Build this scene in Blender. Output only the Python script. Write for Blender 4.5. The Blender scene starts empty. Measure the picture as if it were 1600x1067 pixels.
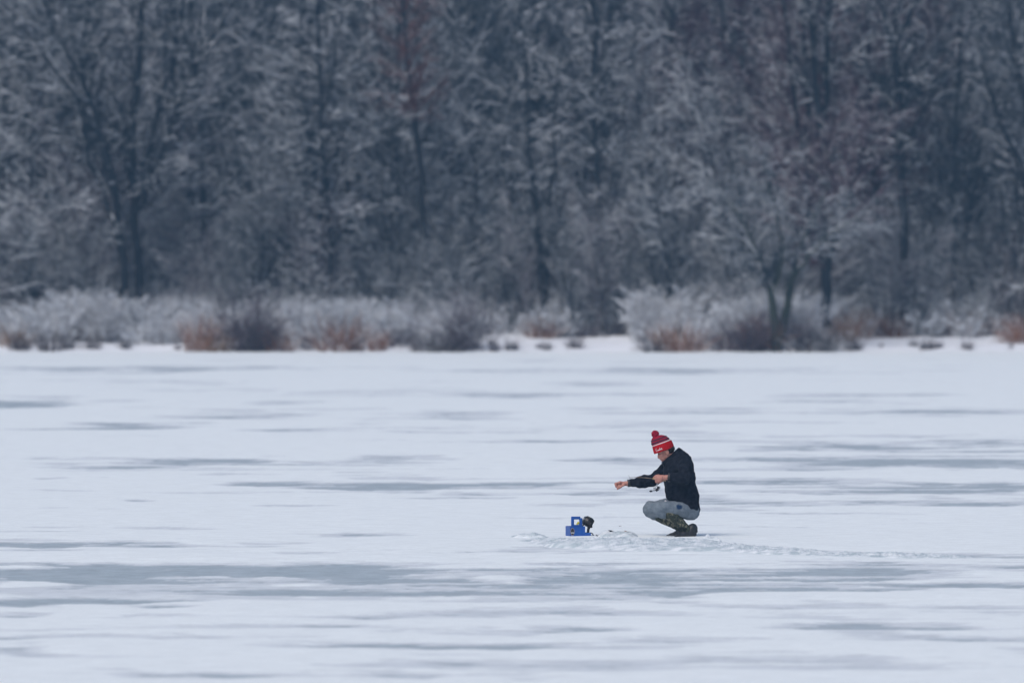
import bpy, math, random
import numpy as np
from mathutils import Vector, Matrix

sc = bpy.context.scene
_ws = bpy.data.scenes.new('work'); WORK = (_ws, bpy.data.objects.new('work', bpy.data.meshes.new('work'))); _ws.collection.objects.link(WORK[1])
R = math.radians
# ------------------------------------------------------------------ camera
CAM_H = 3.0
FPX = 13333.0          # focal length in pixels of the 1600 px wide frame
HOR = 373.0            # row of the horizon in that frame
cd = bpy.data.cameras.new('camera')
cd.lens = 300.0
cd.sensor_width = 36.0
cd.clip_start = 1.0
cd.clip_end = 3000.0
cam = bpy.data.objects.new('camera', cd)
cam.location = (0, 0, CAM_H)
cam.rotation_euler = (math.pi / 2 - math.atan((533.5 - HOR) / FPX), 0, 0)
sc.collection.objects.link(cam)
sc.camera = cam
cd.dof.use_dof = True
cd.dof.focus_distance = 85.3
cd.dof.aperture_fstop = 3.2
# ------------------------------------------------------------------ sky and light
w = bpy.data.worlds.new('World')
sc.world = w
w.use_nodes = True
nt = w.node_tree
nt.nodes.clear()
sky = nt.nodes.new('ShaderNodeTexSky')
sky.sky_type = 'NISHITA'
sky.sun_disc = False
SUN_EL, SUN_ROT = R(50), R(215)
sky.sun_elevation = SUN_EL
sky.sun_rotation = SUN_ROT
sky.air_density = 0.9
sky.dust_density = 2.2
sky.ozone_density = 0.6
bg = nt.nodes.new('ShaderNodeBackground')
bg.inputs[1].default_value = 0.12
out = nt.nodes.new('ShaderNodeOutputWorld')
nt.links.new(sky.outputs[0], bg.inputs[0])
nt.links.new(bg.outputs[0], out.inputs[0])
sd = bpy.data.lights.new('sun', 'SUN')
sd.energy = 1.3
sd.angle = R(30)
sd.color = (1.0, 0.96, 0.92)
sun = bpy.data.objects.new('sun', sd)
# sun direction: azimuth SUN_ROT measured from +Y clockwise
sdir = Vector((math.sin(SUN_ROT) * math.cos(SUN_EL), math.cos(SUN_ROT) * math.cos(SUN_EL), math.sin(SUN_EL)))
sun.rotation_euler = sdir.to_track_quat('Z', 'Y').to_euler()
sc.collection.objects.link(sun)
sc.view_settings.view_transform = 'Standard'
sc.view_settings.look = 'None'
sc.view_settings.gamma = 1.0
sc.view_settings.use_curve_mapping = False
sc.view_settings.exposure = 0.26
sc.cycles.use_denoising = True
sc.cycles.max_bounces = 6
sc.cycles.diffuse_bounces = 4
sc.cycles.transparent_max_bounces = 4

# ------------------------------------------------------------------ helpers
COL = sc.collection
TAU = 2 * math.pi

def ground_at(px, py, z=0.0):
    D = (CAM_H - z) * FPX / (py - HOR)
    return Vector(((px - 800.0) * D / FPX, D, z))

def at(px, D, z=0.0):
    return Vector(((px - 800.0) * D / FPX, D, z))

def meta(o, label=None, cat=None, group=None, kind=None):
    if label: o['label'] = label
    if cat: o['category'] = cat
    if group: o['group'] = group
    if kind: o['kind'] = kind
    return o

def empty(name, loc, label, cat, group=None, rz=0.0):
    o = bpy.data.objects.new(name, None)
    o.empty_display_size = 0.1
    o.location = loc
    o.rotation_euler = (0, 0, rz)
    COL.objects.link(o)
    return meta(o, label, cat, group)

def obj(name, me, mat=None, parent=None, loc=(0, 0, 0)):
    o = bpy.data.objects.new(name, me)
    if mat is not None and not me.materials:
        for m in (mat if isinstance(mat, (list, tuple)) else [mat]):
            me.materials.append(m)
    o.location = loc
    COL.objects.link(o)
    if parent is not None:
        o.parent = parent
    return o

def np_mesh(name, V, Q, smooth=True):
    """V (n,3), Q (m,k) with k = 3 or 4"""
    me = bpy.data.meshes.new(name)
    k = Q.shape[1]
    me.vertices.add(len(V))
    me.vertices.foreach_set('co', np.asarray(V, np.float32).ravel())
    me.loops.add(Q.size)
    me.loops.foreach_set('vertex_index', Q.astype(np.int32).ravel())
    me.polygons.add(len(Q))
    me.polygons.foreach_set('loop_start', np.arange(0, Q.size, k, dtype=np.int32))
    me.polygons.foreach_set('loop_total', np.full(len(Q), k, np.int32))
    me.polygons.foreach_set('use_smooth', np.full(len(Q), smooth, bool))
    me.update(calc_edges=True)
    return me

def join_np(parts):
    Vs, Qs, n = [], [], 0
    for V, Q in parts:
        if len(V) == 0: continue
        Vs.append(V); Qs.append(Q + n); n += len(V)
    return np.concatenate(Vs), np.concatenate(Qs)

# numpy gradient-free value noise
def _hash(ix, iy, seed):
    h = (ix.astype(np.int64) * 374761393 + iy.astype(np.int64) * 668265263 + seed * 974634777) & 0x7fffffff
    h = ((h ^ (h >> 13)) * 1274126177) & 0x7fffffff
    h = (h ^ (h >> 16)) & 0xffff
    return h / 65535.0

def vnoise(x, y, seed=0):
    ix, iy = np.floor(x), np.floor(y)
    fx, fy = x - ix, y - iy
    fx = fx * fx * fx * (fx * (fx * 6 - 15) + 10)
    fy = fy * fy * fy * (fy * (fy * 6 - 15) + 10)
    a, b = _hash(ix, iy, seed), _hash(ix + 1, iy, seed)
    c, d = _hash(ix, iy + 1, seed), _hash(ix + 1, iy + 1, seed)
    return (a * (1 - fx) + b * fx) * (1 - fy) + (c * (1 - fx) + d * fx) * fy

def fbm(x, y, seed=0, octs=4, gain=0.5):
    s, a, t = 0.0, 1.0, 0.0
    ca, sa = math.cos(0.6), math.sin(0.6)
    for k in range(octs):
        s = s + a * vnoise(x, y, seed + 17 * k)
        t += a
        a *= gain
        x, y = (x * ca - y * sa) * 2.03 + 11.3, (x * sa + y * ca) * 2.03 + 5.7
    return s / t

def sstep(a, b, x):
    t = np.clip((x - a) / (b - a), 0, 1)
    return t * t * (3 - 2 * t)

# ------------------------------------------------------------------ materials
def new_mat(name, rough=0.8, spec=0.2):
    m = bpy.data.materials.new(name)
    m.use_nodes = True
    b = m.node_tree.nodes['Principled BSDF']
    b.inputs['Roughness'].default_value = rough
    b.inputs['Specular IOR Level'].default_value = spec
    return m, m.node_tree, b

def N(nt, t, **kw):
    n = nt.nodes.new(t)
    for k, v in kw.items():
        if k.startswith('i_'):
            n.inputs[k[2:].replace('_', ' ')].default_value = v
        else:
            setattr(n, k, v)
    return n

def ramp(nt, fac, stops, interp='LINEAR'):
    r = nt.nodes.new('ShaderNodeValToRGB')
    r.color_ramp.interpolation = interp
    el = r.color_ramp.elements
    while len(el) < len(stops): el.new(0.5)
    for e, (p, c) in zip(el, stops):
        e.position = p
        e.color = (*c, 1) if len(c) == 3 else c
    nt.links.new(fac, r.inputs[0])
    return r.outputs[0]

def noise_mat(name, c0, c1, scale=8, rough=0.8, spec=0.2, bump=0.0, bscale=None, detail=5, coord='Object', lo=0.35, hi=0.65):
    m, nt, b = new_mat(name, rough, spec)
    tc = N(nt, 'ShaderNodeTexCoord')
    n = N(nt, 'ShaderNodeTexNoise'); n.inputs['Scale'].default_value = scale; n.inputs['Detail'].default_value = detail
    nt.links.new(tc.outputs[coord], n.inputs['Vector'])
    nt.links.new(ramp(nt, n.outputs[0], [(lo, c0), (hi, c1)]), b.inputs['Base Color'])
    if bump:
        n2 = N(nt, 'ShaderNodeTexNoise'); n2.inputs['Scale'].default_value = bscale or scale * 3; n2.inputs['Detail'].default_value = 4
        nt.links.new(tc.outputs[coord], n2.inputs['Vector'])
        bp = N(nt, 'ShaderNodeBump'); bp.inputs['Strength'].default_value = bump; bp.inputs['Distance'].default_value = 0.01
        nt.links.new(n2.outputs[0], bp.inputs['Height'])
        nt.links.new(bp.outputs[0], b.inputs['Normal'])
    return m

def lake_mat():
    """thin wind-blown snow over clear grey ice: the cover's own thickness (height over the ice) sets how white it is"""
    m, nt, b = new_mat('snow_over_ice', 0.6, 0.15)
    geo = N(nt, 'ShaderNodeNewGeometry')
    sx = N(nt, 'ShaderNodeSeparateXYZ'); nt.links.new(geo.outputs['Position'], sx.inputs[0])
    n1 = N(nt, 'ShaderNodeTexNoise'); n1.inputs['Scale'].default_value = 2.2; n1.inputs['Detail'].default_value = 7; n1.inputs['Roughness'].default_value = 0.62
    mp = N(nt, 'ShaderNodeMapping'); mp.inputs['Scale'].default_value = (1.0, 0.75, 1)
    nt.links.new(geo.outputs['Position'], mp.inputs[0]); nt.links.new(mp.outputs[0], n1.inputs['Vector'])
    # thickness + noise
    mr = N(nt, 'ShaderNodeMath', operation='MULTIPLY_ADD'); mr.inputs[1].default_value = 0.012; mr.inputs[2].default_value = -0.006
    nt.links.new(n1.outputs[0], mr.inputs[0])
    ad = N(nt, 'ShaderNodeMath', operation='ADD'); nt.links.new(sx.outputs[2], ad.inputs[0]); nt.links.new(mr.outputs[0], ad.inputs[1])
    mr2 = N(nt, 'ShaderNodeMapRange'); mr2.inputs['From Min'].default_value = -0.0008; mr2.inputs['From Max'].default_value = 0.021
    nt.links.new(ad.outputs[0], mr2.inputs['Value'])
    nt.links.new(ramp(nt, mr2.outputs[0], [(0, (0.36, 0.42, 0.45)), (0.25, (0.46, 0.51, 0.54)), (0.6, (0.64, 0.675, 0.70)), (1, (0.805, 0.845, 0.845))]), b.inputs['Base Color'])
    # frost grain: strong on the ice, faint on the snow
    mpg = N(nt, 'ShaderNodeMapping'); mpg.inputs['Scale'].default_value = (.5, 1.0, 1)
    nt.links.new(geo.outputs['Position'], mpg.inputs[0])
    ng = N(nt, 'ShaderNodeTexNoise'); ng.inputs['Scale'].default_value = 7.0; ng.inputs['Detail'].default_value = 8; ng.inputs['Roughness'].default_value = .85
    nt.links.new(mpg.outputs[0], ng.inputs['Vector'])
    amp = N(nt, 'ShaderNodeMapRange'); amp.inputs['To Min'].default_value = 2.0; amp.inputs['To Max'].default_value = .6
    nt.links.new(mr2.outputs[0], amp.inputs['Value'])
    g0 = N(nt, 'ShaderNodeMath', operation='SUBTRACT'); g0.inputs[1].default_value = .5; nt.links.new(ng.outputs[0], g0.inputs[0])
    g1 = N(nt, 'ShaderNodeMath', operation='MULTIPLY'); nt.links.new(g0.outputs[0], g1.inputs[0]); nt.links.new(amp.outputs[0], g1.inputs[1])
    g2 = N(nt, 'ShaderNodeMath', operation='ADD'); g2.inputs[1].default_value = .98; nt.links.new(g1.outputs[0], g2.inputs[0])
    gm = N(nt, 'ShaderNodeVectorMath', operation='SCALE'); nt.links.new(b.inputs['Base Color'].links[0].from_socket, gm.inputs[0]); nt.links.new(g2.outputs[0], gm.inputs['Scale'])
    nt.links.new(gm.outputs[0], b.inputs['Base Color'])
    rr = N(nt, 'ShaderNodeMapRange'); rr.inputs['To Min'].default_value = 0.55; rr.inputs['To Max'].default_value = 0.9
    nt.links.new(mr2.outputs[0], rr.inputs['Value']); nt.links.new(rr.outputs[0], b.inputs['Roughness'])
    n2 = N(nt, 'ShaderNodeTexNoise'); n2.inputs['Scale'].default_value = 16; n2.inputs['Detail'].default_value = 6
    nt.links.new(geo.outputs['Position'], n2.inputs['Vector'])
    bp = N(nt, 'ShaderNodeBump'); bp.inputs['Strength'].default_value = 0.4; bp.inputs['Distance'].default_value = 0.02
    nt.links.new(n2.outputs[0], bp.inputs['Height']); nt.links.new(bp.outputs[0], b.inputs['Normal'])
    return m

def bark_mat(name, dark, light, snow=0.45):
    m, nt, b = new_mat(name, 0.9, 0.1)
    tc = N(nt, 'ShaderNodeTexCoord'); geo = N(nt, 'ShaderNodeNewGeometry')
    mp = N(nt, 'ShaderNodeMapping'); mp.inputs['Scale'].default_value = (6, 6, 1.2)
    nt.links.new(tc.outputs['Object'], mp.inputs[0])
    n = N(nt, 'ShaderNodeTexNoise'); n.inputs['Scale'].default_value = 1.6; n.inputs['Detail'].default_value = 6
    nt.links.new(mp.outputs[0], n.inputs['Vector'])
    col = ramp(nt, n.outputs[0], [(0.35, dark), (0.68, light)])
    # snow caught on the bark where it faces up
    sx = N(nt, 'ShaderNodeSeparateXYZ'); nt.links.new(geo.outputs['Normal'], sx.inputs[0])
    n2 = N(nt, 'ShaderNodeTexNoise'); n2.inputs['Scale'].default_value = 3.5; n2.inputs['Detail'].default_value = 4
    nt.links.new(tc.outputs['Object'], n2.inputs['Vector'])
    ma = N(nt, 'ShaderNodeMath', operation='MULTIPLY_ADD'); ma.inputs[1].default_value = 0.7; nt.links.new(n2.outputs[0], ma.inputs[0]); nt.links.new(sx.outputs[2], ma.inputs[2])
    mr = N(nt, 'ShaderNodeMapRange'); mr.inputs['From Min'].default_value = snow + 0.22; mr.inputs['From Max'].default_value = snow + 0.5
    nt.links.new(ma.outputs[0], mr.inputs['Value'])
    mx = N(nt, 'ShaderNodeMix', data_type='RGBA'); nt.links.new(mr.outputs[0], mx.inputs[0]); nt.links.new(col, mx.inputs[6]); mx.inputs[7].default_value = (0.8, 0.82, 0.85, 1)
    nt.links.new(mx.outputs[2], b.inputs['Base Color'])
    return m

M = {}
M['lake'] = lake_mat()
M['bark_grey'] = bark_mat('grey_bark', (0.010, 0.013, 0.016), (0.034, 0.038, 0.043))
M['bark_dark'] = bark_mat('dark_bark', (0.007, 0.009, 0.012), (0.022, 0.025, 0.029))
M['bark_moss'] = bark_mat('mossy_bark', (0.016, 0.022, 0.016), (0.05, 0.058, 0.044))
M['bark_red'] = bark_mat('reddish_bark', (0.032, 0.014, 0.019), (0.075, 0.036, 0.043))
M['bark_rust'] = bark_mat('rusty_bark', (0.06, 0.022, 0.018), (0.13, 0.05, 0.038))
for _k, _c in (('bark_grey', ((0.017, 0.022, 0.027), (0.052, 0.060, 0.068))), ('bark_dark', ((0.008, 0.010, 0.013), (0.024, 0.027, 0.031))), ('bark_moss', ((0.016, 0.022, 0.016), (0.05, 0.058, 0.044))),
               ('bark_red', ((0.036, 0.016, 0.022), (0.085, 0.040, 0.048))), ('bark_rust', ((0.065, 0.024, 0.02), (0.14, 0.055, 0.042)))):
    M['twig_' + _k] = noise_mat(_k.replace('bark_', '') + '_twigs', *_c, 4, .9, .1)
M['twig_pale'] = noise_mat('pale_twigs', (0.09, 0.085, 0.09), (0.20, 0.18, 0.18), 6)
M['twig_tan'] = noise_mat('tan_stalks', (0.13, 0.075, 0.045), (0.30, 0.19, 0.12), 5)
M['twig_purple'] = noise_mat('purple_twigs', (0.05, 0.036, 0.044), (0.10, 0.072, 0.08), 5)
M['snow'] = noise_mat('branch_snow', (0.74, 0.77, 0.82), (0.84, 0.86, 0.88), 3)

# ------------------------------------------------------------------ the frozen lake
SHORE = 223.5
# patches of bare or thinly covered ice, read off the photograph row by row: (x, y, half width, half height, depth cut)
PATCH = [
 (1420,900,330,16,.95),(1500,924,260,14,.95),(1120,925,260,10,.9),(560,920,300,12,.85),(1420,868,260,5,.8),
 (420,906,380,13,.75),(900,903,420,24,.8),(1380,908,330,26,.75),(1350,874,300,6,.7),(1000,868,300,4,.6),
 (300,640,300,3,.4),(800,690,300,3,.4),(1250,735,330,5,.4),(700,735,260,3,.35),(200,765,260,3,.35),(850,810,300,3,.3),(1300,805,300,4,.4),(350,826,260,2.5,.4),(1100,960,400,5,.3),(500,965,350,4,.3),(1300,1040,300,8,.3),
 (330,577,230,3,.6),(560,575,160,2,.5),(800,579,260,3,.5),(1180,581,170,3,.5),(1480,580,150,2,.4),(120,583,140,2,.5),
 (200,597,260,3,.35),(900,600,200,2.5,.35),(700,609,260,3,.3),(1350,618,230,3,.45),(1000,617,200,3,.5),
 (40,631,100,7,1.),(250,640,90,4,.5),(430,632,70,3,.6),(760,619,170,3.5,.7),(700,648,120,4,.5),(1280,628,180,3,.5),
 (330,650,150,7,.5),(380,643,100,4,.6),(200,668,120,5,.9),(300,664,70,4,.6),(560,662,60,5,.5),(500,672,150,2.5,.7),(720,671,230,2.2,.7),(60,672,60,2,.5),(1100,640,260,4,.45),
 (1450,645,200,5,.5),(1200,661,200,3,.4),(1330,698,100,5,1.),(1240,703,90,3,.6),(1545,693,90,4,1.),(1480,706,150,3,.5),
 (120,722,180,4,.7),(420,724,300,5,.9),(640,719,120,4,.7),(200,731,140,2.5,.7),(960,720,150,4.5,.6),(1200,718,150,4,.8),(1450,723,180,9,.75),(1520,729,120,6,.7),
 (75,749,22,1.8,.7),(145,748,16,1.5,.5),(430,757,90,3,.8),(600,760,140,4.5,.9),(560,767,140,2,.5),(800,758,130,2.5,.7),(960,756,90,3,.6),(1130,755,60,3,.6),(1300,757,220,4,.8),(1530,757,110,4,1.),(1500,767,140,5,.9),(1250,770,100,3,.5),
 (220,782,26,1.8,.7),(160,797,38,1.8,1.),(300,769,30,1.5,.4),(500,779,120,3,.45),(740,775,70,6,.7),(640,780,90,3,.5),(910,770,160,4,.5),(470,794,70,1.5,.5),
 (1180,786,130,7,.7),(1400,784,160,5,.6),(1120,797,110,4,.6),(1530,790,120,5,.6),(880,793,70,5,.4),(620,800,100,2,.3),
 (470,827,10,1.5,.8),(560,828,60,1.5,1.),(1205,829,65,1.2,.8),(1400,820,160,1.6,.4),
 (50,849,110,13,.85),(200,852,140,8,.6),(390,849,130,6,.6),(480,843,170,4,.5),(330,862,70,2,.6),(480,864,170,2.2,.9),(700,869,230,2.4,.8),(900,861,180,5,.5),
 (120,893,230,10,1.),(20,886,90,4,.6),(420,892,260,11,.95),(620,902,240,17,.9),(800,905,240,24,.85),(1000,905,250,28,.8),(1200,912,240,32,.8),(1390,905,200,28,.75),(1540,925,140,22,.8),(1330,885,260,9,.7),
 (60,938,70,3.5,.9),(190,937,120,3,.8),(250,947,40,3,.6),(1000,942,200,4,.5),
 (20,956,50,4,.6),(110,987,60,3,.6),(20,1019,50,6,.7),(880,988,120,4.5,.5),(1370,981,160,6,.85),(1270,977,70,3,.6),(1590,1018,60,5,.6),
 (1090,1005,180,6,.6),(1000,1012,140,7,.45),(400,1050,200,5,.45),(900,1045,160,8,.4),(620,1050,120,5,.4),(860,1060,100,4,.3),(700,986,90,3,.3),(740,1036,70,4,.4),(1550,960,120,4,.4),
 (300,918,40,3,.3),
]
_pr = random.Random(12)
for _k in range(46):          # long faint wind lanes where the cover is thin
    _y = 573 + 480 * _pr.random() ** 1.1
    PATCH.append((_pr.uniform(0, 1600), _y, _pr.uniform(160, 460), _pr.uniform(1.4, 2.2) * (1 + (_y - 570) / 260), _pr.uniform(.22, .48)))
# snow tongues lying on the bare bands
TONGUE = [(1540,908,95,8,.9),(1480,906,60,5,.6),(860,877,90,3,.8),(1150,880,140,4,.6),(1440,935,190,7,.9),(1270,931,90,4,.6),(1180,937,70,6,.8),
 (350,907,150,5,.9),(60,910,60,4,.9),(770,908,40,4,.8),(780,886,90,2.5,.6),(300,871,260,7,.9),(620,857,130,3,.7),(50,887,60,2.5,.8),(330,850,50,2.5,.5),(970,893,120,3,.4),(1040,922,110,2,.3),
 (600,873,90,4,.6),(1300,873,160,4,.5),(1500,890,60,3,.3)]

def lake_height(X, Y):
    px = 800 + X / Y * FPX
    py = HOR + CAM_H * FPX / Y
    wx = px + 60 * (fbm(X * .35, Y * .10, 71, 3) - .5) + 30 * (fbm(X * 1.5, Y * .5, 72, 3) - .5)
    sc_y = 1.0 + 0 * py
    wy = py + 0.035 * (py - HOR) * (fbm(X * .5, Y * .22, 73, 4) - .5) + 0.012 * (py - HOR) * (fbm(X * 2.2, Y * .9, 74, 3) - .5)
    cut = np.zeros_like(X)
    for (cx, cy, rx, ry, a) in PATCH:
        e = ((wx - cx) / (rx * 1.15)) ** 2 + ((wy - cy) / (ry * 1.25)) ** 2
        cut = np.maximum(cut, (a * .76 + .15) * np.exp(-np.minimum(e, 12) ** 1.2))
    add = np.zeros_like(X)
    for (cx, cy, rx, ry, a) in TONGUE:
        e = ((wx - cx) / (rx * 1.1)) ** 2 + ((wy - cy) / (ry * 1.2)) ** 2
        add = np.maximum(add, a * np.exp(-np.minimum(e, 12) ** 1.5))
    base = .72 + 0.8 * (fbm(X * .30, Y * .11, 5, 4) - .5) + .5 * (fbm(X * .7, Y * .35, 9, 4) - .5)
    # free patches everywhere outside the photograph's own frame
    outside = np.clip(sstep(0.062, 0.09, np.abs(X / Y)) + sstep(57, 50, Y), 0, 1)
    free = sstep(.5, .68, fbm(X * .16 + 3, Y * .07, 33, 4))
    cut = cut * (1 - outside) + outside * free
    f = base - cut * 0.92 + add * 0.75
    cc = np.minimum(cut * 1.8, 1)
    f += (.35 + .65 * cc) * (1.1 * (fbm(X * .55, Y * 1.1, 41, 5, .62) - .5))
    f += (.16 + .30 * cc) * 1.5 * (fbm(X * .42, Y * 1.7, 88, 3, .6) - .5)
    f += (.14 + .50 * cc) * (fbm(X * 1.3, Y * 3.6, 51, 5, .7) - .5)
    f += .16 * (fbm(X * .8, Y * 1.1, 57, 4, .7) - .5)
    h = 0.019 * np.clip(f, 0, 1.3) ** 1.25 + .0075 * sstep(.12, .16, f) + .004 * sstep(.38, .42, f)
    h = h + 0.0005 + .0010 * sstep(-.5, .1, f)
    return h

def build_lake():
    ui = np.linspace(-0.072, 0.072, 430)
    uo = 0.072 + 0.002 * (np.exp(np.linspace(0, 6.6, 60))[1:] - 1)
    u = np.concatenate([-uo[::-1], ui, uo])
    pyr = np.linspace(1100, 551.5, 640)
    Yv = CAM_H * FPX / (pyr - HOR)
    Yn = np.concatenate([np.linspace(4, Yv[0], 40)[:-1], Yv, [SHORE + 1.5, SHORE + 4]])
    U, Y = np.meshgrid(u, Yn)
    X = U * Y
    Z = lake_height(X, Y)
    fade = sstep(0.5, .12, np.abs(U))
    Z = Z * fade + 0.02 * (1 - fade)
    n, m = X.shape
    V = np.stack([X, Y, Z], -1).reshape(-1, 3)
    idx = np.arange(n * m).reshape(n, m)
    Q = np.stack([idx[:-1, :-1], idx[:-1, 1:], idx[1:, 1:], idx[1:, :-1]], -1).reshape(-1, 4)
    me = np_mesh('frozen_lake', V, Q)
    meta(obj('frozen_lake', me, M['lake']), 'frozen lake with wind-blown snow and grey bare ice streaks', kind='structure')
    # the same snow field going on behind the camera and far to the sides
    V = np.array([(-900, -900, .012), (900, -900, .012), (900, SHORE, .012), (-900, SHORE, .012)], float)
    V[2:, 2] = -0.03; V[:2, 2] = .02
    # a coarse sheet under the fine one
    V[:, 2] = -0.01
    me = np_mesh('lake_ice', V, np.array([[0, 1, 2, 3]]), False)
    meta(obj('lake_ice', me, M['lake']), 'ice sheet under the snow of the lake', kind='structure')
build_lake()

# ------------------------------------------------------------------ the bank and the ground of the wood
def terrain_z(X, Y):
    d = Y - SHORE - 0.9 * (fbm(X * .12, X * 0 + .5, 61, 3) - .5) * 2
    z = -0.05 + 0.26 * sstep(-.4, 1.6, d) + 0.30 * sstep(1, 10, d) + 0.5 * sstep(8, 30, d)
    z = z + 16 * sstep(70, 190, d) + 1.3 * sstep(25, 80, d)
    z = z + 0.16 * (fbm(X * .6, Y * .6, 62, 4) - .5) * sstep(-.5, 1.5, d) + .5 * (fbm(X * .08, Y * .08, 63, 3) - .5) * sstep(6, 30, d)
    return z

def ground_mat():
    m, nt, b = new_mat('snowy_woodland_floor', 0.9, 0.1)
    geo = N(nt, 'ShaderNodeNewGeometry')
    n = N(nt, 'ShaderNodeTexNoise'); n.inputs['Scale'].default_value = 1.7; n.inputs['Detail'].default_value = 7; n.inputs['Roughness'].default_value = .65
    nt.links.new(geo.outputs['Position'], n.inputs['Vector'])
    sx = N(nt, 'ShaderNodeSeparateXYZ'); nt.links.new(geo.outputs['Position'], sx.inputs[0])
    # leaf litter takes over under the trees, where the canopy catches the snow
    mr = N(nt, 'ShaderNodeMapRange'); mr.inputs['From Min'].default_value = SHORE + 5; mr.inputs['From Max'].default_value = SHORE + 32
    mr.inputs['To Min'].default_value = -0.16; mr.inputs['To Max'].default_value = 0.10
    nt.links.new(sx.outputs[1], mr.inputs['Value'])
    ad = N(nt, 'ShaderNodeMath', operation='ADD'); nt.links.new(n.outputs[0], ad.inputs[0]); nt.links.new(mr.outputs[0], ad.inputs[1])
    c = ramp(nt, ad.outputs[0], [(.44, (.80, .82, .85)), (.51, (.25, .22, .21)), (.57, (.035, .030, .028))])
    nt.links.new(c, b.inputs['Base Color'])
    return m

def build_terrain():
    xs = np.concatenate([np.linspace(-700, -40, 30)[:-1], np.linspace(-40, 40, 220), np.linspace(40, 700, 30)[1:]])
    ys = np.concatenate([np.linspace(SHORE - 3, SHORE + 14, 70)[:-1], np.linspace(SHORE + 14, SHORE + 120, 70)[:-1], np.linspace(SHORE + 120, 900, 18)])
    Xg, Yg = np.meshgrid(xs, ys)
    Z = terrain_z(Xg, Yg)
    n, m = Xg.shape
    V = np.stack([Xg, Yg, Z], -1).reshape(-1, 3)
    idx = np.arange(n * m).reshape(n, m)
    Q = np.stack([idx[:-1, :-1], idx[:-1, 1:], idx[1:, 1:], idx[1:, :-1]], -1).reshape(-1, 4)
    meta(obj('bank', np_mesh('bank', V, Q), ground_mat()), 'snow-covered lake bank rising into the woodland floor', kind='structure')
build_terrain()

def tz(x, y):
    return float(terrain_z(np.array([x], float), np.array([y], float))[0])

# ------------------------------------------------------------------ trees: branches grown level by level
def norm(a):
    return a / np.maximum(np.linalg.norm(a, axis=-1, keepdims=True), 1e-9)

def march(rng, P, D, L, R0, steps, wob, trop, taper=0.25):
    n = len(P)
    pts = np.zeros((n, steps + 1, 3)); pts[:, 0] = P
    D = norm(D.copy())
    for k in range(steps):
        D = norm(D + rng.normal(0, wob, (n, 3)) + np.array([0, 0, trop]))
        pts[:, k + 1] = pts[:, k] + D * (L / steps)[:, None]
    t = np.linspace(0, 1, steps + 1)[None, :]
    rad = R0[:, None] * (1 - t * (1 - taper))
    return pts, rad

def spawn(rng, pts, rad, per, t0, t1, a0, a1, lf, lvar, rf, rmin, Lpar, outward=None):
    n, m, _ = pts.shape
    k = int(round(n * per))
    pi = rng.integers(0, n, k) if per < 3 else np.repeat(np.arange(n), int(per))
    k = len(pi)
    t = t0 + (t1 - t0) * rng.random(k)
    f = t * (m - 1); i = np.minimum(f.astype(int), m - 2); fr = (f - i)[:, None]
    P = pts[pi, i] * (1 - fr) + pts[pi, i + 1] * fr
    d = norm(pts[pi, i + 1] - pts[pi, i])
    r = rad[pi, i] * (1 - fr[:, 0]) + rad[pi, i + 1] * fr[:, 0]
    rv = norm(rng.normal(0, 1, (k, 3)))
    perp = norm(rv - (rv * d).sum(-1, keepdims=True) * d)
    a = a0 + (a1 - a0) * rng.random(k)
    D = d * np.cos(a)[:, None] + perp * np.sin(a)[:, None]
    L = Lpar[pi] * lf * (1 + lvar * (rng.random(k) * 2 - 1)) * (1.15 - .6 * t)
    return P, D, L, np.maximum(r * rf, rmin)

def tubes(pts, rad, s=3):
    n, m, _ = pts.shape
    if n == 0: return np.zeros((0, 3)), np.zeros((0, 4), int)
    d = np.zeros_like(pts)
    d[:, 1:-1] = pts[:, 2:] - pts[:, :-2]; d[:, 0] = pts[:, 1] - pts[:, 0]; d[:, -1] = pts[:, -1] - pts[:, -2]
    d = norm(d)
    ref = np.where((np.abs(d[:, :1, 2:3]) > .8), np.array([1., 0, 0]), np.array([0, 0, 1.]))
    ref = np.broadcast_to(ref, d.shape)
    u = norm(np.cross(d, ref)); v = np.cross(d, u)
    ang = np.arange(s) * TAU / s + 0.3
    ring = pts[:, :, None] + rad[:, :, None, None] * (u[:, :, None] * np.cos(ang)[:, None] + v[:, :, None] * np.sin(ang)[:, None])
    V = ring.reshape(-1, 3)
    idx = np.arange(n * m * s).reshape(n, m, s)
    a = idx[:, :-1]; b = idx[:, 1:]
    Q = np.stack([a, np.roll(a, -1, 2), np.roll(b, -1, 2), b], -1).reshape(-1, 4)
    return V, Q

SNOWK = .42
def snow_tubes(rng, pts, rad, keep, amt, s=3):
    n, m, _ = pts.shape
    if n == 0: return np.zeros((0, 3)), np.zeros((0, 4), int)
    sel = rng.random(n) < keep * .85
    pts, rad = pts[sel], rad[sel]
    if len(pts) == 0: return np.zeros((0, 3)), np.zeros((0, 4), int)
    d = norm(pts[:, -1] - pts[:, 0])
    flat = np.sqrt(np.maximum(0, 1 - d[:, 2] ** 2))
    sel = flat > .42
    pts, rad, flat = pts[sel], rad[sel], flat[sel]
    rs = (rad * .35 + amt * SNOWK) * flat[:, None] * (0.55 + .8 * rng.random(rad.shape))
    p = pts.copy(); p[:, :, 2] += rad * .75 + rs * .35
    return tubes(p, rs, s)

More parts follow.
